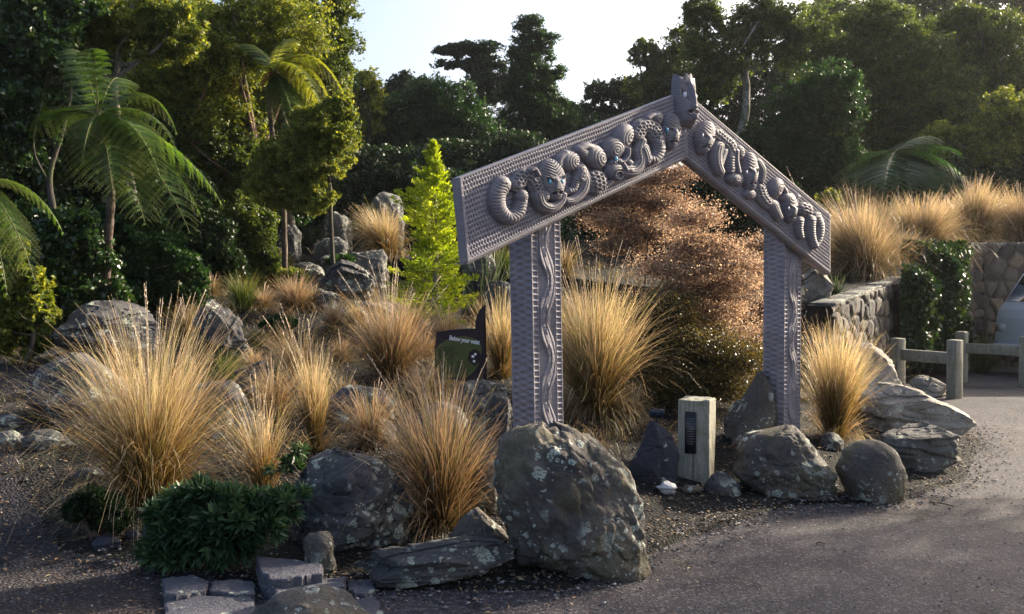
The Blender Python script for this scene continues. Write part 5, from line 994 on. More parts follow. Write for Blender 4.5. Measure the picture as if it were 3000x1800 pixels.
hedge('dark shrub behind the bright young conifer', 1330, 20, [(1260, 600, 180, 120), (1400, 640, 160, 110), (1120, 560, 110, 90)], 34000, .075, 'leaf_dark')
hedge('dark shrub seen through the gateway under the gable', 1950, 19, [(1850, 620, 200, 150), (2080, 600, 170, 150), (2230, 640, 140, 130)], 40000, .07, 'leaf_dark')
hedge('dark understorey shrub behind the bank tussocks', 2560, 24, [(2500, 560, 180, 120), (2680, 560, 170, 120)], 36000, .08, 'leaf_dark')
hedge('dark understorey shrub behind the right-edge tussocks', 2900, 25, [(2850, 540, 160, 130), (3010, 540, 140, 130)], 36000, .08, 'leaf_dark')
hedge('small bright green bush above the pale bank tussock', 2440, 19, [(2430, 600, 45, 45)], 3000, .05, 'leaf_gold')
shrub('dark_low_shrub', 'low dark green mounded shrub in front of the biggest tussock', 285, 1590, [(270, 1490, 95, 75), (330, 1520, 80, 60)], 26000, .022, 'leaf_dark', aspect=.28, Ypos=5.75, elong=True, flat=1, csize=.35, nclump=22)
# hebe: rosettes of long leaves
def hebe(label, px, py, ells, nros, Ypos, leaf=.05, mat='leaf_hebe', name='leafy_ground_plant'):
    b = np.array([(px - CX) / FPX * Ypos, Ypos, tz((px - CX) / FPX * Ypos, Ypos)]); k = Ypos / FPX; o = thing(name, label, 'plant', b); Cs = []; Ds = []; cl = []; mb = MB(); area = sum(e[2] * e[3] for e in ells)
    for e in ells:
        c0 = at(e[0], e[1], Ypos); R = np.array([e[2] * k, .75 * (e[2] * e[3]) ** .5 * k, e[3] * k])
        for _ in range(int(nros * e[2] * e[3] / area)):
            d = unit(RNG.normal(size=3) + [0, -.35, .35]); c = c0 + d * R * RNG.uniform(.5, 1.32); c[2] = max(c[2], tz(c[0], c[1]) + .03); ax = unit(d + [0, -.1, .5] + RNG.normal(size=3) * .25); cr = RNG.uniform()
            mb.tube([c - ax * .10, c - ax * .02], [.003, .002], 4)
            for j in range(15):
                a = j * 2.4; s = unit(np.cross(ax, [1, .3, .2])); u = np.cross(ax, s); tilt = .35 + .95 * (j / 15); dd = ax * math.cos(tilt) + (s * math.cos(a) + u * math.sin(a)) * math.sin(tilt); Ds.append(dd); Cs.append(c + dd * leaf * .5 - ax * .016 * (j / 15)); cl.append(cr)
    C = np.array(Cs); V, F, A = leaves(C, len(C), leaf, .27, np.array(cl), D=np.array(Ds), up=.6); mesh('foliage', V - b, F, M[mat], o, A); mb.build('stem', M['twig'], o)
hebe('leafy blue-green ground plant with narrow rosettes at the left front', 640, 1600, [(590, 1475, 100, 45), (520, 1550, 80, 60), (680, 1515, 130, 60), (560, 1610, 110, 45), (850, 1470, 55, 28), (765, 1500, 70, 38), (640, 1565, 110, 60)], 420, 5.25, .088)
hebe('small leafy rosette plant behind the large low rock', 870, 1330, [(872, 1325, 28, 16), (840, 1365, 35, 20)], 12, 6.0, .07, name='rosette_plant')
shrub('low_shrub', 'low dense green shrub in front of the red tussocks', 815, 960, [(820, 945, 65, 28)], 6000, .03, 'leaf_green', aspect=.3, elong=True, Ypos=10.2)
shrub('low_shrub', 'small fresh green fern-like plant above the rounded red tussock', 850, 830, [(860, 805, 60, 30)], 1500, .05, 'leaf_gold', aspect=.3, elong=True, Ypos=13.4)
shrub('low_shrub', 'green plant on the mound left of the wind-bent tussock', 1010, 790, [(1000, 765, 50, 30)], 2500, .05, 'leaf_green', aspect=.35, elong=True, Ypos=13.6)
shrub('low_shrub', 'little green weed between the bollard and the angular boulder', 2135, 1325, [(2135, 1308, 18, 14)], 400, .02, 'leaf_green', Ypos=8.0, twigs=3)
# ------------------------------------------------------------------ bright young conifer
def conifer():
    Y = 11.2; b = np.array([(1272 - CX) / FPX * Y, Y, 0]); b[2] = tz(b[0], Y); k = Y / FPX; o = thing('young_conifer', 'bright yellow-green young conifer lit by the sun left of the gateway', 'tree', b)
    topz = at(1272, 405, Y)[2]; Hh = topz - b[2]; C = []; D = []; cr = []; lob = RNG.uniform(.65, 1.2, 12); tw = MB(); tw.tube(catmull([b - [0, 0, .1], b + [.02, 0, Hh * .5], b + [-.01, 0, Hh]], 8), np.linspace(.045, .006, 17), 8)
    for i in range(125):
        f = i / 125; z = b[2] + Hh * (.06 + .92 * f); prow = CY - 0; wpx = np.interp(f, [0, .08, .3, .42, .52, .68, .84, 1], [100, 140, 118, 72, 114, 70, 28, 4]) * k * RNG.uniform(.72, 1.12)
        a = i * 2.399 + RNG.normal() * .2; wpx = wpx * lob[int(f * 4) * 3 % 12 + int((a % 6.283) / 2.1)]; el = .15 + .7 * f + RNG.normal() * .12; d = np.array([math.cos(a) * math.cos(el), math.sin(a) * math.cos(el), math.sin(el)]); L = wpx / max(.35, math.cos(el)); L = min(L, Hh * .3); p0 = b + [0, 0, z - b[2]]; tip = p0 + d * L - [0, 0, .0]
        tw.tube([p0, p0 + d * L * .6 - [0, 0, .01], tip - [0, 0, .02 * L]], [.008, .005, .002], 4); c_ = RNG.uniform()
        ns = int(56 * (.4 + L / .45)); tt = RNG.uniform(.22, 1, ns); s = unit(np.cross(d, [0, 0, 1])); spread = (1.08 - tt) * L * .42 + .012; lat = RNG.normal(size=ns) * .6; vert = RNG.normal(size=ns) * .22
        P = p0 + d * (tt * L)[:, None] + s * (lat * spread)[:, None] + np.array([0, 0, 1]) * (vert * spread)[:, None]; C.append(P); D.append(d[None] * 1.0 + s * (lat * .9)[:, None] + RNG.normal(size=(ns, 3)) * .35 + [0, 0, .25]); cr += [c_] * ns
    C = np.vstack(C); D = np.vstack(D); cr = np.array(cr); C = np.repeat(C, 3, 0) + RNG.normal(size=(len(C) * 3, 3)) * .011; D = np.repeat(D, 3, 0) + RNG.normal(size=(len(C), 3)) * .4; cr = np.repeat(cr, 3)
    V, F, A = leaves(C, len(C), .042, .30, cr, D=D, up=.4); mesh('crown', V - b, F, M['leaf_lime'], o, A); tw.build('trunk', M['bark_pale'], o)
conifer()
# ------------------------------------------------------------------ wiry copper bushes: flat tiers of tiny leaves on fine twigs
def wiry(label, px, Ypos, tiers, mat, n, leafs=.014, group='wiry small-leaved bushes'):
    k = Ypos / FPX; b = np.array([(px - CX) * k, Ypos, 0]); b[2] = tz(b[0], Ypos); o = thing('wiry_bush', label, 'bush', b, group); tw = MB(); C = []; cr = []; area = sum(t[2] * t[3] for t in tiers)
    for cx, cy, rx, ry in tiers:
        c0 = at(cx, cy, Ypos); R = np.array([rx * k, rx * k * .75, ry * k]); m = max(5, int(230 * rx * ry / area))
        for _ in range(m):
            a = RNG.uniform(0, 2 * math.pi); r = RNG.uniform(.05, 1) ** .6; st = np.array([b[0] + RNG.normal() * .03, Ypos + RNG.normal() * .03, c0[2] - R[2] * RNG.uniform(.0, .7)]); st = st * .7 + c0 * .3; tip = c0 + np.array([math.cos(a) * R[0], math.sin(a) * R[1], RNG.uniform(-.9, .9) * R[2]]) * r
            q = catmull([st, (st + tip) / 2 + RNG.normal(size=3) * .05 + [0, 0, .03], tip + RNG.normal(size=3) * .03], 6); q = q + RNG.normal(size=q.shape) * .008; tw.tube(q, np.linspace(.0060, .0018, len(q)), 4, cap=False)
            nl = int(n / area * rx * ry / m); i = RNG.integers(len(q) // 3, len(q), nl); P = q[i] + RNG.normal(size=(nl, 3)) * np.array([.055, .055, .026]) * (1 + RNG.uniform(0, 1.1, (nl, 1)) ** 3 * 1.3); C.append(P); cr.append(np.full(nl, RNG.uniform()))
            for _2 in range(3): j = RNG.integers(len(q) // 3, len(q)); e = q[j] + unit(RNG.normal(size=3) * [1, 1, .5]) * RNG.uniform(.06, .16); tw.tube([q[j], (q[j] + e) / 2 + RNG.normal(size=3) * .01, e], [.002, .0015, .001], 3, cap=False)
    C = np.vstack(C); cr = np.concatenate(cr); V, F, A = leaves(C, len(C), leafs, .6, cr, up=.2); mesh('foliage', V - b, F, M[mat], o, A)
    tw.tube(catmull([b - [0, 0, .05], b + [.02, 0, .6], at(tiers[0][0], tiers[0][1], Ypos)], 8), np.linspace(.028, .008, 17), 7); tw.build('stem', M['twig'], o)
wiry('copper-pink wiry bush spreading in flat tiers between the gateway posts', 2000, 9.6, [(2060, 720, 130, 30), (2030, 790, 190, 34), (2130, 850, 140, 34), (2070, 915, 180, 34), (2160, 985, 110, 34), (2040, 640, 80, 26), (2200, 770, 70, 26), (1930, 860, 90, 26)], 'leaf_pink', 62000, .021)
wiry('dark bronze wiry bush low behind the timber bollard', 1990, 9.1, [(2000, 1000, 190, 70), (2080, 1070, 180, 70), (1950, 1090, 150, 80), (1900, 950, 90, 70), (1960, 900, 110, 70), (2160, 1040, 120, 80), (1900, 1050, 110, 80), (2050, 1140, 200, 45), (1850, 1130, 100, 55), (2180, 1140, 80, 50), (1930, 1180, 120, 30)], 'leaf_bronze', 90000, .021)
wiry('tall golden wiry bush behind the great tussock under the gable', 1880, 12.2, [(1910, 530, 100, 28), (1850, 585, 140, 30), (1960, 600, 110, 30), (1780, 650, 130, 30), (1930, 680, 130, 32), (1720, 590, 70, 26), (1800, 720, 110, 30), (2010, 510, 50, 26)], 'leaf_pink', 44000, .024)
wiry('small coppery wiry bush beside the far post', 2240, 10.6, [(2230, 720, 60, 30), (2250, 800, 50, 40), (2230, 900, 60, 45), (2250, 980, 50, 40)], 'leaf_pink', 9000, .021)
# ------------------------------------------------------------------ ivy
def ivy(label, quads, n, seed):
    rg = np.random.default_rng(seed); C = []; o = thing('ivy', label, 'climber', (6.9, 16.3, 0)); w = []
    for (x0, y0, x1, y1, zb, zt, th) in quads: w.append(math.hypot(x1 - x0, y1 - y0) * (zt - zb))
    for (x0, y0, x1, y1, zb, zt, th), wi in zip(quads, w):
        m = int(n * wi / sum(w)); u = rg.uniform(0, 1, m); z = rg.uniform(0, 1, m); dx, dy = x1 - x0, y1 - y0; L = math.hypot(dx, dy); nx, ny = dy / L, -dx / L; P3 = np.stack([u * L * 2.3 + seed, z * 2.6 * (zt - zb), 0 * u], 1); bul = th * (.55 + .5 * noise(P3, seed) + .2 * noise(P3 * 3, seed + 1)); ed = smooth(np.minimum(np.minimum(u, 1 - u) * L, np.minimum(z, 1 - z) * (zt - zb)), 0, .25)
        off = bul * (.3 + .7 * ed) * rg.uniform(.6, 1.08, m); C.append(np.stack([x0 + dx * u + nx * off, y0 + dy * u + ny * off, zb + (zt - zb) * z + rg.normal(size=m) * .02], 1))
    C = np.vstack(C); V, F, A = leaves(C, len(C), .075, .8, np.clip(noise(C * 3, 5) * .5 + .5, 0, 1), up=0, D=rg.normal(size=C.shape) + [0, 0, -1.2]); mesh('foliage', V - [6.9, 16.3, 0], F, M['leaf_ivy'], o, A)
    mb = MB()
    for _ in range(12):
        q = quads[rg.integers(len(quads))]; u = rg.uniform(.1, .9); x, y = q[0] + (q[2] - q[0]) * u, q[1] + (q[3] - q[1]) * u; mb.tube(catmull([(x, y - .05, .02), (x + rg.normal() * .1, y - .05, q[5] * .5), (x + rg.normal() * .2, y - .05, q[5] * .9)], 5), np.linspace(.012, .004, 11), 5)
    mb.build('stem', M['twig'], o)
ivy('thick ivy mound hanging over the stone wall behind the barriers', [(6.1, 15.05, 7.3, 16.6, .25, 1.9, .42), (6.9, 16.0, 8.0, 17.3, .2, 2.25, .50), (6.8, 16.7, 8.3, 17.6, 1.75, 2.38, .40), (7.7, 16.9, 8.35, 17.8, .1, 2.3, .25), (6.15, 15.1, 6.6, 15.9, .3, 1.8, .3)], 26000, 91)
# ------------------------------------------------------------------ tree ferns
def tree_fern(label, crown_px, Y, fronds, trunk_px, mat='fern', width=.30, trunk_r=.06, dead=(), np_=24):
    k = Y / FPX; c = at(*crown_px, Y); bt = at(*trunk_px[-1], Y); bt[2] = min(bt[2], tz(bt[0], Y)); o = thing('tree_fern', label, 'tree fern', bt, 'tree ferns')
    P = catmull([at(*p, Y) for p in trunk_px[:-1]] + [bt - [0, 0, .1]], 8)[::-1]; mb = MB(); r = np.linspace(trunk_r * 1.15, trunk_r * .9, len(P)) * (1 + .10 * np.sin(np.arange(len(P)) * 2.1)); mb.tube(P, r, 10)
    for _ in range(40): a = RNG.uniform(0, 2 * math.pi); e = c + [math.cos(a) * .05, math.sin(a) * .05, RNG.uniform(-.25, .02)]; mb.tube([e, e + [math.cos(a) * .05, math.sin(a) * .05, -RNG.uniform(.05, .18)]], [.008, .002], 4)
    mb.build('trunk', M['fern_trunk'], o)
    for fi, fr in enumerate(fronds):
        (tx, ty), dY, arch = fr[0], fr[1], fr[2]; wd = fr[3] if len(fr) > 3 else 1.0; fm = fr[4] if len(fr) > 4 else mat
        tip = at(tx, ty, Y + dY); T = np.linspace(0, 1, 40)[:, None]; m1 = c * .72 + tip * .28 + np.array([0, 0, arch * .95]); m2 = c * .25 + tip * .75 + np.array([0, 0, arch * 1.05 + .05]); Q = (1 - T) ** 3 * c + 3 * T * (1 - T) ** 2 * m1 + 3 * T * T * (1 - T) * m2 + T ** 3 * tip
        L = np.linalg.norm(np.diff(Q, axis=0), axis=1).sum(); tan = unit(np.gradient(Q, axis=0)); Vs = []; Fs = []; rn = []; n0 = 0
        side0 = unit(np.cross(tan, np.array([0, 0, 1.]) + RNG.normal(size=3) * .12)); crn = RNG.uniform()
        C = []; D = []; R_ = []; SZ = []; rib = MB(); rib.tube(Q, np.linspace(.008, .002, 40), 5)
        for j in range(np_):
            f = .10 + .90 * j / (np_ - 1); i = min(39, int(f * 39)); pl = L * width * wd * math.sin(math.pi * min(1, .16 + f * .80)) ** .8 * (1.15 - .45 * f) * RNG.uniform(.93, 1.05)
            for s in (-1, 1):
                p0 = Q[i]; d0 = unit(side0[i] * s * 1.0 + tan[i] * .42); m = max(6, int(pl / .017)); u = np.linspace(.04, 1, m); path = p0 + d0 * (u * pl)[:, None] + np.array([0, 0, -1.0]) * ((u ** 2) * pl * .42)[:, None] + tan[i] * ((u ** 2) * pl * .12)[:, None]
                pt = unit(np.gradient(path, axis=0)); lat = unit(np.cross(pt, np.cross(tan[i], d0) + 1e-6)); lw = .095 * pl * (1.02 - u ** 1.8) + .006
                for s2 in (-1, 1): C.append(path + lat * (lw * .5 * s2)[:, None]); D.append(lat * s2 + pt * .35); SZ.append(lw * 1.12); R_.append(np.full(m, RNG.uniform(.0, 1.)))
                if pl > .08: rib.tube(path[::max(1, m // 5)], .0018, 3, cap=False)
        C = np.vstack(C); D = unit(np.vstack(D)); SZ = np.concatenate(SZ); R_ = np.concatenate(R_); nrm = unit(np.cross(D, np.roll(D, 1, axis=0)) + [0, 0, 1.2]); s = unit(np.cross(D, nrm)); W_ = np.full((len(C), 1), .0125) * (.6 + .4 * (SZ / SZ.max()))[:, None] * (Y / 11) ** .6; Lh = SZ[:, None] * .5
        V = np.stack([C - D * Lh - s * W_ * .9, C - D * Lh + s * W_ * .9, C + D * Lh + s * W_ * .35, C + D * Lh - s * W_ * .35], 1).reshape(-1, 3); F = np.arange(len(V)).reshape(-1, 4)
        fo = mesh('frond', V - bt, F, M[fm], o, {'rnd': np.repeat(R_ + RNG.normal(size=len(R_)) * .12, 4), 'clu': np.full(len(V), crn)}); V2 = rib; rb = V2.build('rib', M['rachis'], fo, loc=None) if False else None
        V2.V = [v - bt for v in V2.V]; V2.build('rib', M['rachis'], fo)
tree_fern('large tree fern with drooping green fronds at the left of the garden', (290, 345), 10.6,
    [((95, 400), .3, .20, .9), ((200, 150), .5, .25, .8), ((262, 165), -.4, .35, .75), ((515, 385), .5, .45, .9), ((512, 430), -.2, .30, .75), ((645, 590), -.1, .30, 1.0), ((555, 680), -.7, .25, .95), ((425, 655), -.9, .15, 1.0), ((330, 555), -1.1, .10, 1.1), ((395, 640), .6, .3, .8), ((170, 420), 1.0, .35, .8), ((470, 520), -.8, .3, .8), ((590, 640), .5, .35, .85), ((240, 480), -.9, .2, .8), ((380, 300), 1.0, .45, .7)],
    [(290, 345), (305, 460), (325, 560), (318, 700), (300, 860)], 'fern', .30, .042)
tree_fern('sunlit tree fern leaning out of the golden forest crowns', (800, 215), 13.5,
    [((1012, 300), .2, .55, .8, 'fern_sun_tint'), ((985, 420), -.2, .45, .8, 'fern_sun_tint'), ((905, 445), -.4, .35, .8), ((868, 395), -.8, .2, .9), ((865, 150), .4, .35, .9, 'fern_sun_tint'), ((950, 350), -.7, .5, .7, 'fern_sun_tint'), ((930, 470), .3, .4, .8, 'fern_sun_tint'), ((980, 350), .5, .55, .7, 'fern_sun_tint'), ((840, 430), -.6, .25, .8), ((745, 250), -.3, .2, .6, 'fern_sun_tint'), ((808, 350), -.3, .05, .5, 'fern_dead'), ((770, 255), -.4, .1, .6, 'fern_dead'), ((700, 160), .8, .3, .8)],
    [(800, 215), (790, 300), (805, 450), (830, 600), (835, 700)], 'fern', .30, .035)
tree_fern('tree fern at the left edge with fronds hanging into view', (-60, 540), 8.4,
    [((182, 680), .2, .25, .9), ((105, 835), -.3, .2, .95), ((20, 860), -.5, .15, 1.0), ((60, 780), .4, .2, .9), ((-5, 445), .2, .1, .5), ((-200, 650), 0, .2, .9), ((-260, 560), .4, .2, .9)],
    [(-60, 540), (-70, 700), (-75, 900), (-80, 1120)], 'fern', .27, .06)
tree_fern('shaded tree fern spreading flat fronds under the right-hand trees', (2620, 445), 21,
    [((2445, 515), -.3, .12, 1.0), ((2590, 565), -1.8, .15, 1.3), ((2670, 560), -1.8, .12, 1.4), ((2820, 515), -.6, .25, 1.2), ((2810, 460), .2, .22, 1.0), ((2740, 405), .8, .15, .9), ((2500, 470), .6, .1, .9)],
    [(2620, 445), (2622, 500), (2625, 560), (2625, 640)], 'fern_shade_tint', .42, .05, np_=14)
# ------------------------------------------------------------------ forest
def TR(label, px, Y, crowns, n, leaf, mat, **k): return tree(k.pop('name', 'forest_tree'), label, px, Y, crowns, n, leaf, mat, **k)
TR('tree with small glossy white-glinting leaves at the top left corner', 130, 12.5, [(80, 130, 170, 170), (60, 330, 130, 150), (150, 20, 150, 80)], 32000, .07, 'leaf_glossy', tr=.06, trunk_px=[(150, 950), (160, 650), (150, 500), (200, 260), (170, 80)], bark='bark_dark', aspect=.55)
TR('tree with golden foliage above the large tree fern', 345, 13.2, [(330, 60, 200, 110), (230, 100, 110, 70), (480, 90, 130, 100)], 34000, .06, 'leaf_gold', tr=.075, trunk_px=[(430, 900), (390, 600), (340, 300), (345, 180), (362, 60), (385, -60)], bark='bark_pale', aspect=.4, thick=.8)
TR('spreading olive-gold tree whose dark boughs arch over the forest edge', 640, 15.0, [(620, 130, 230, 150), (520, 270, 160, 110), (800, 90, 200, 120), (660, 380, 150, 120)], 52000, .06, 'leaf_gold', tr=.13, aspect=.4, nclump=44, csize=.22, trunk_px=[(700, 800), (735, 560), (760, 470), (690, 200), (600, 30)], bark='bark_red')
TR('tall tree at the right end of the left forest, its edge against the sky', 880, 17.0, [(900, 60, 150, 140), (960, 130, 100, 140), (820, 200, 150, 110)], 46000, .065, 'leaf_olive', tr=.12, aspect=.45, nclump=34, csize=.24, trunk_px=[(860, 800), (850, 500), (870, 300), (900, 60)])
TR('rounded sunlit yellow-green tree under the golden tree fern', 900, 12.9, [(950, 400, 105, 110), (880, 470, 130, 90), (995, 330, 55, 60), (820, 540, 110, 70), (900, 570, 90, 60)], 60000, .05, 'leaf_gold', tr=.035, aspect=.4, nclump=36, csize=.22, trunk_px=[(985, 700), (965, 560), (955, 500), (950, 430)], bark='bark_dark')
TR('olive tree with reddish leaning stem behind the clipped shrub', 690, 14.8, [(650, 480, 150, 110), (760, 540, 110, 80), (560, 420, 120, 110), (480, 560, 110, 100)], 42000, .055, 'leaf_olive', tr=.08, aspect=.45, nclump=34, csize=.25, trunk_px=[(700, 760), (712, 600), (740, 520), (760, 470)], bark='bark_red')
TR('dark tree filling the forest behind the large tree fern', 300, 17.5, [(300, 420, 260, 260), (500, 620, 230, 150), (120, 600, 180, 200)], 46000, .09, 'leaf_dark', tr=.12)
TR('dark tree deep in the left corner of the forest', 60, 16, [(20, 450, 200, 300), (-60, 200, 150, 250)], 34000, .09, 'leaf_dark', tr=.12)
TR('tall dark tree behind the spreading olive-gold tree', 620, 21, [(560, 250, 260, 300), (700, 480, 260, 220), (400, 120, 200, 200)], 50000, .10, 'leaf_dark', tr=.15)
TR('dark tree at the back of the left forest beneath the sky edge', 860, 23, [(850, 330, 190, 230), (800, 560, 220, 140)], 42000, .10, 'leaf_dark', tr=.15)
TR('light green tree glowing in the sky gap right of the left forest', 1055, 28, [(1060, 275, 75, 85), (1030, 370, 60, 70), (1085, 350, 50, 60)], 12000, .10, 'leaf_gold', tr=.10, gap=.12, csize=.3)
TR('broad dome-shaped dark green tree in the middle distance', 1260, 29, [(1290, 310, 130, 90), (1190, 400, 140, 130), (1340, 420, 150, 130), (1110, 470, 90, 120)], 60000, .095, 'leaf_green', gap=-.14, tr=.18, nclump=50, csize=.22)
TR('dark brownish tree behind the dome-shaped tree', 1210, 36, [(1200, 270, 70, 60), (1170, 330, 90, 80), (1110, 330, 70, 60)], 26000, .12, 'leaf_dark', gap=-.14, tr=.18)
TR('flat-topped layered tree left of the tallest central tree', 1420, 38, [(1400, 140, 75, 22), (1340, 150, 70, 20), (1310, 185, 60, 18), (1420, 190, 80, 30), (1440, 250, 80, 60)], 20000, .12, 'leaf_dark', tr=.16, nclump=60, csize=.32, flat=.5)
TR('tallest central conifer with ragged tiers against the sky', 1560, 31, [(1550, 75, 50, 35), (1570, 115, 75, 30), (1545, 165, 85, 35), (1570, 215, 100, 35), (1540, 270, 95, 40), (1590, 300, 80, 40), (1560, 350, 130, 60), (1560, 250, 70, 150)], 60000, .10, 'leaf_green', name='tall_conifer', tr=.20, nclump=110, csize=.26, flat=.55, gap=.03, trunk_px=[(1565, 620), (1565, 400), (1560, 200), (1555, 60)], aspect=.3)
TR('dark tree right of the tallest central conifer', 1640, 33, [(1640, 360, 80, 60), (1600, 440, 130, 90), (1720, 400, 90, 60)], 36000, .11, 'leaf_green', gap=-.14, tr=.18)
TR('deep dark tree low behind the dome-shaped tree', 1180, 26, [(1080, 540, 160, 110), (1300, 530, 200, 110), (1500, 500, 160, 110)], 52000, .10, 'leaf_dark', gap=-.14, tr=.16)
TR('airy tree with sky showing through above the gable\'s left slope', 1800, 37, [(1760, 275, 70, 40), (1840, 265, 80, 50), (1740, 330, 60, 40), (1850, 330, 120, 60)], 17000, .11, 'leaf_dark', tr=.12, gap=.12, nclump=50, csize=.28)
TR('feathery tree beside the finial with gaps of sky', 1930, 35, [(1890, 160, 55, 45), (1960, 200, 80, 70), (1930, 260, 100, 60), (1990, 130, 60, 60)], 24000, .11, 'leaf_olive', tr=.14, gap=.12, nclump=50, csize=.26)
TR('tall pale-trunked tree rising behind the gable peak', 2175, 27, [(2060, 50, 70, 90), (2250, 70, 130, 90), (2130, 150, 140, 90), (2080, 240, 90, 70), (2330, 130, 100, 90)], 44000, .085, 'leaf_olive', tr=.15, gap=.06, nclump=60, csize=.2, trunk_px=[(2160, 640), (2172, 400), (2185, 240), (2200, 130), (2240, 30), (2260, -60)], bark='bark_pale', thick=.8)
TR('dark tree behind the pale-trunked tree', 2120, 34, [(2060, 300, 130, 120), (2200, 300, 150, 130), (2050, 420, 120, 90)], 40000, .11, 'leaf_dark', tr=.18, gap=.06)
TR('mid green rounded tree right of the gable\'s right slope', 2330, 23, [(2330, 360, 100, 110), (2420, 300, 120, 120), (2260, 440, 110, 90), (2400, 470, 140, 90)], 66000, .075, 'leaf_green', gap=-.01, tr=.14, nclump=60, csize=.2)
TR('great spreading tree with sunlit golden top at the upper right', 2600, 27, [(2600, 160, 190, 130), (2500, 270, 170, 120), (2700, 300, 190, 130), (2560, 60, 110, 60), (2640, 400, 170, 90)], 90000, .085, 'leaf_olive', tr=.22, nclump=90, csize=.17)
TR('tree at the right edge with golden sunlit crown', 2900, 28, [(2900, 150, 170, 120), (2850, 280, 170, 120), (2990, 300, 150, 150), (2820, 70, 120, 60)], 80000, .085, 'leaf_olive', tr=.2, nclump=80, csize=.18)
TR('yellow-green leafed tree low at the right edge', 2960, 25, [(2960, 370, 110, 110), (2880, 440, 130, 80), (2760, 420, 80, 60)], 40000, .08, 'leaf_gold', tr=.14, nclump=50, csize=.22, trunk_px=[(2800, 640), (2860, 520), (2920, 460), (2980, 380)])
TR('distant tree topping the upper right skyline', 2750, 42, [(2700, 40, 220, 90), (2950, 50, 160, 90), (2480, 70, 150, 90)], 50000, .14, 'leaf_olive', tr=.22)
TR('dark tree behind the shaded tree fern', 2650, 31, [(2550, 460, 200, 130), (2800, 470, 220, 130)], 56000, .11, 'leaf_dark', tr=.2)
TR('tree closing the forest left of the great spreading tree', 2420, 36, [(2400, 130, 110, 110), (2340, 220, 100, 100), (2470, 170, 100, 80)], 34000, .12, 'leaf_olive', tr=.18, gap=.06)
TR('broad olive tree closing the gap between the leftmost crowns', 200, 19, [(180, 200, 220, 220), (400, 330, 180, 180), (330, 80, 200, 130)], 60000, .085, 'leaf_olive', tr=.12, gap=-.12)
TR('yellow-green tree filling the forest wall behind the golden tree fern', 760, 19, [(740, 240, 200, 190), (900, 250, 130, 170), (620, 420, 200, 160)], 70000, .08, 'leaf_gold', tr=.12, gap=-.1)
TR('olive tree low in the forest wall behind the clipped shrub', 560, 17, [(520, 520, 190, 150), (700, 600, 150, 110)], 46000, .075, 'leaf_olive', tr=.1, gap=-.1)
hedge('dark bush under the golden lobe of foliage beside the mound boulders', 840, 17.2, [(790, 640, 80, 90), (860, 590, 80, 70)], 26000, .06, 'leaf_green')
# trees that stand outside the view to the right and shade the road and the gateway
def shade(label, x, y, h, r, n, seed, low=.35, nc=20):
    rg = np.random.default_rng(seed); z0 = tz(x, y); o = thing('forest_tree', label, 'tree', (x, y, z0), 'trees shading the car park'); cl = []
    for _ in range(nc):
        d = unit(rg.normal(size=3)); s = r * rg.uniform(.26, .42); cl.append((np.array([x, y, z0 + h * (low + (1 - low) / 2)]) + d * np.array([r, r, h * (1 - low) / 2]) * rg.uniform(.4, .95), np.array([s, s, s * .7])))
    P, cr, d = clumps_cloud(cl, n, .5); V, F, A = leaves(P, len(P), .16, .6, cr); mesh('crown', V - np.array(o.location), F, M['leaf_olive'], o, A); trunk_mesh(o, [(x, y, z0 - .1), (x + .1, y, z0 + h * .4), (x, y + .1, z0 + h * .85)], .22, .05, M['bark_dark'], [(rg.uniform(.4, .9), cl[j][0], .07) for j in range(8)])
shade('tree beyond the right edge of the view shading the near road', 9.0, 8.0, 7.5, 2.6, 9000, 301)
shade('tree beyond the right edge of the view behind the near shade tree', 13.5, 10.3, 9.0, 3.0, 9000, 302)

def undergrowth():
    rg = np.random.default_rng(55); X = rg.uniform(-22, 24, 260000); Y = rg.uniform(13.5, 46, 260000); d, _, _ = seg_d(np.stack([X, Y], 1), WL); u = (X / Y)
    n1 = noise(np.stack([X * .7, Y * .7, 0 * X], 1), 8); lim = np.where(u < -.28, 13.4, np.where(u < .12, 19.5, 22.5)); ok = (Y > lim + n1) & (np.abs(u) < .62) & (d > 2.5); X, Y, n1 = X[ok][:110000], Y[ok][:110000], n1[ok][:110000]
    h = np.maximum(.1, .75 + .9 * n1 + .35 * noise(np.stack([X * 2.6, Y * 2.6, 0 * X], 1), 9)); z = terr(X, Y) + h * rg.uniform(0, 1, len(X)) ** .6; C = np.stack([X, Y, z], 1); V, F, A = leaves(C, len(C), .12, .55, np.clip(noise(C * 1.5, 3) * .5 + .5, 0, 1))
    tag(mesh('forest_undergrowth', V, F, M['leaf_dark'], attrs=A), 'dense dark undergrowth covering the forest floor', 'undergrowth', kind='stuff')
undergrowth()
# ------------------------------------------------------------------ loose stones and litter
def scatter(name, label, region, n, smin, smax, mat, seed, flat=.6, near=None):
    rg = np.random.default_rng(seed); P = region(rg, n); z = np.maximum(terr(P[:, 0], P[:, 1]), 0) + .012; s = rg.uniform(0, 1, len(P)) ** 2.5 * (smax - smin) + smin
    V0, F0 = ICO[1]; m = len(V0); J = rg.uniform(.7, 1.25, (len(P), m, 1)); sc = s[:, None, None] * np.stack([rg.uniform(.7, 1.3, len(P)), rg.uniform(.7, 1.2, len(P)), rg.uniform(.4, .8, len(P)) * flat * 1.4], 1)[:, None, :]
    V = V0[None] * J * sc + np.stack([P[:, 0], P[:, 1], z - s * .1], 1)[:, None]; F = (F0[None] + (np.arange(len(P)) * m)[:, None, None]).reshape(-1, 3)
    o = mesh(name, V.reshape(-1, 3), F, mat, attrs={'rnd': np.repeat(rg.uniform(0, 1, len(P)), m)}); return tag(o, label, name.replace('_', ' '), kind='stuff')
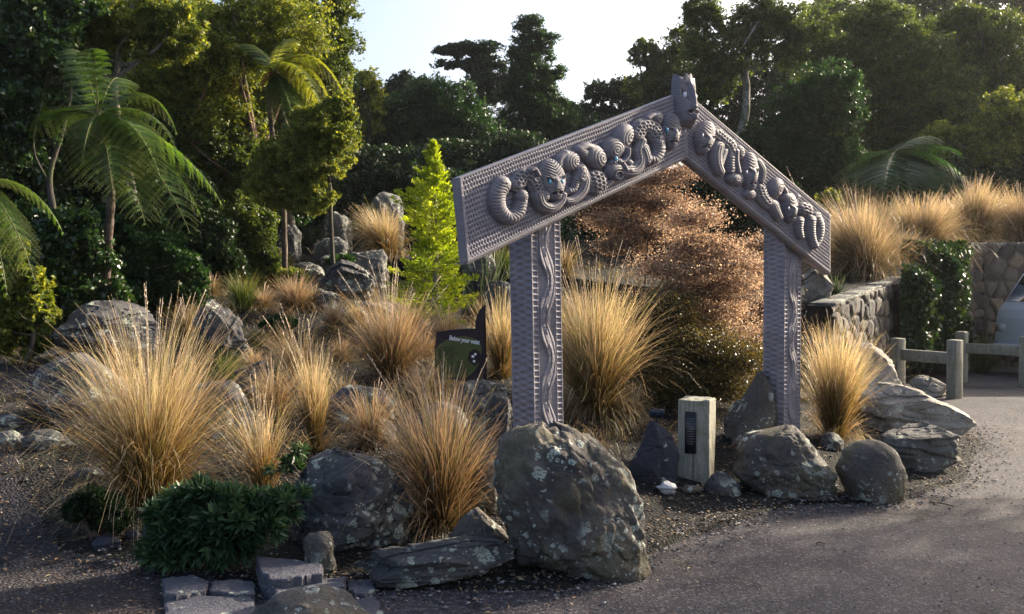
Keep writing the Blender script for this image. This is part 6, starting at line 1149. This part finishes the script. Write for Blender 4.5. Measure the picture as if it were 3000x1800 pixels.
t = NT('loose_gravel'); t.l(t.ramp(t.attr('rnd'), [(0, (.04, .04, .05)), (.5, (.10, .095, .10)), (.85, (.16, .15, .15)), (1, (.45, .43, .40))]), t.b.inputs["Base Color"]); t.b.inputs["Roughness"].default_value = .8; M['loose'] = t.m
t = NT('leaf_litter'); t.l(t.ramp(t.attr('rnd'), [(0, (.05, .03, .02)), (.5, (.16, .09, .05)), (.85, (.30, .19, .10)), (1, (.5, .4, .22))]), t.b.inputs["Base Color"]); t.b.inputs["Roughness"].default_value = .8; M['litter'] = t.m
t = NT('dark_stones'); t.l(t.ramp(t.attr('rnd'), [(0, (.02, .017, .016)), (.6, (.05, .043, .038)), (.93, (.08, .07, .06)), (1, (.25, .22, .18))]), t.b.inputs['Base Color']); M['loose_dark'] = t.m
def along_edge(rg, n):
    i = rg.integers(2, len(E) - 2, n); u = rg.uniform(0, 1, (n, 1)); P = E[i] * (1 - u) + E[i + 1] * u; return P + rg.normal(size=(n, 2)) * .16
def road_any(rg, n):
    Y = rg.uniform(3.2, 12, n * 3) ** 1.0; X = rg.uniform(-1.0, .54, n * 3) * Y; P = np.stack([X, Y], 1); P = P[~inside(P, POLY)]; return P[:n]
def path_any(rg, n):
    P = np.stack([rg.uniform(-6.5, -1.2, n * 4), rg.uniform(3, 10.3, n * 4)], 1); return P[inside(P, GP)][:n]
def bed_any(rg, n):
    P = np.stack([rg.uniform(-6, 5, n * 3), rg.uniform(4.9, 13, n * 3)], 1); return P[inside(P, POLY)][:n]
scatter('loose_gravel', 'loose grey gravel gathered along the garden edge', along_edge, 4500, .003, .014, M['loose'], 1)
scatter('road_grit', 'fine grit strewn over the worn road', road_any, 7000, .002, .008, M['loose'], 2)
scatter('path_gravel', 'blue-grey gravel of the left path', path_any, 9000, .004, .014, M['loose_dark'], 3)
scatter('bed_stones', 'small dark stones and bark between the plants', bed_any, 6000, .005, .020, M['loose_dark'], 4)
def litter(name, label, region, n, size, seed):
    rg = np.random.default_rng(seed); P = region(rg, n); z = np.maximum(terr(P[:, 0], P[:, 1]), 0) + .018; C = np.stack([P[:, 0], P[:, 1], z], 1); a = rg.uniform(0, 2 * math.pi, len(P)); V, F, A = leaves(C, len(C), size, .4, D=np.stack([np.cos(a), np.sin(a), rg.normal(size=len(P)) * .15], 1), up=2.5); tag(mesh(name, V, F, M['litter'], attrs=A), label, 'leaf litter', kind='stuff')
litter('leaf_litter', 'dead brown leaves lying on the garden bed', bed_any, 9000, .035, 5)
litter('fallen_leaves', 'fallen leaves on the left gravel path', path_any, 2600, .03, 6)
litter('edge_litter', 'dry leaves blown against the garden edge', along_edge, 1800, .025, 7)
litter('road_leaves', 'few scattered leaves on the road', road_any, 220, .028, 8)

def stick(label, a, b, seed):
    p, q = hit(*a), hit(*b); mb = MB(); m_ = (p + q) / 2; L = catmull([p + [0, 0, .008], m_ + [0, .01, .014], q + [0, 0, .008]], 5); mb.tube(L - p, np.linspace(.007, .004, len(L)), 6); o = mb.build('twig', M['bark_red'], None, loc=p); tag(o, label, 'twig')
stick('thin fallen twig lying on the road at the right', (2722, 1476), (2795, 1487), 1)
stick('short stub of wood lying on the road in front of the boulders', (2392, 1597), (2418, 1600), 2)
# ------------------------------------------------------------------ light haze in the air
hm = bpy.data.materials.new('thin_air_haze'); hm.use_nodes = True; hn = hm.node_tree.nodes
for n_ in list(hn):
    if n_.type == 'BSDF_PRINCIPLED': hn.remove(n_)
pv = hn.new('ShaderNodeVolumePrincipled'); pv.inputs['Density'].default_value = .0003; pv.inputs['Color'].default_value = (.92, .94, 1, 1); pv.inputs['Anisotropy'].default_value = .5
hm.node_tree.links.new(pv.outputs[0], hn['Material Output'].inputs['Volume'])
mb = MB(); mb.box((0, 118, 8.2), (490, 350, 19)); hz = mb.build('haze', hm); tag(hz, kind='stuff', label='thin haze in the evening air')
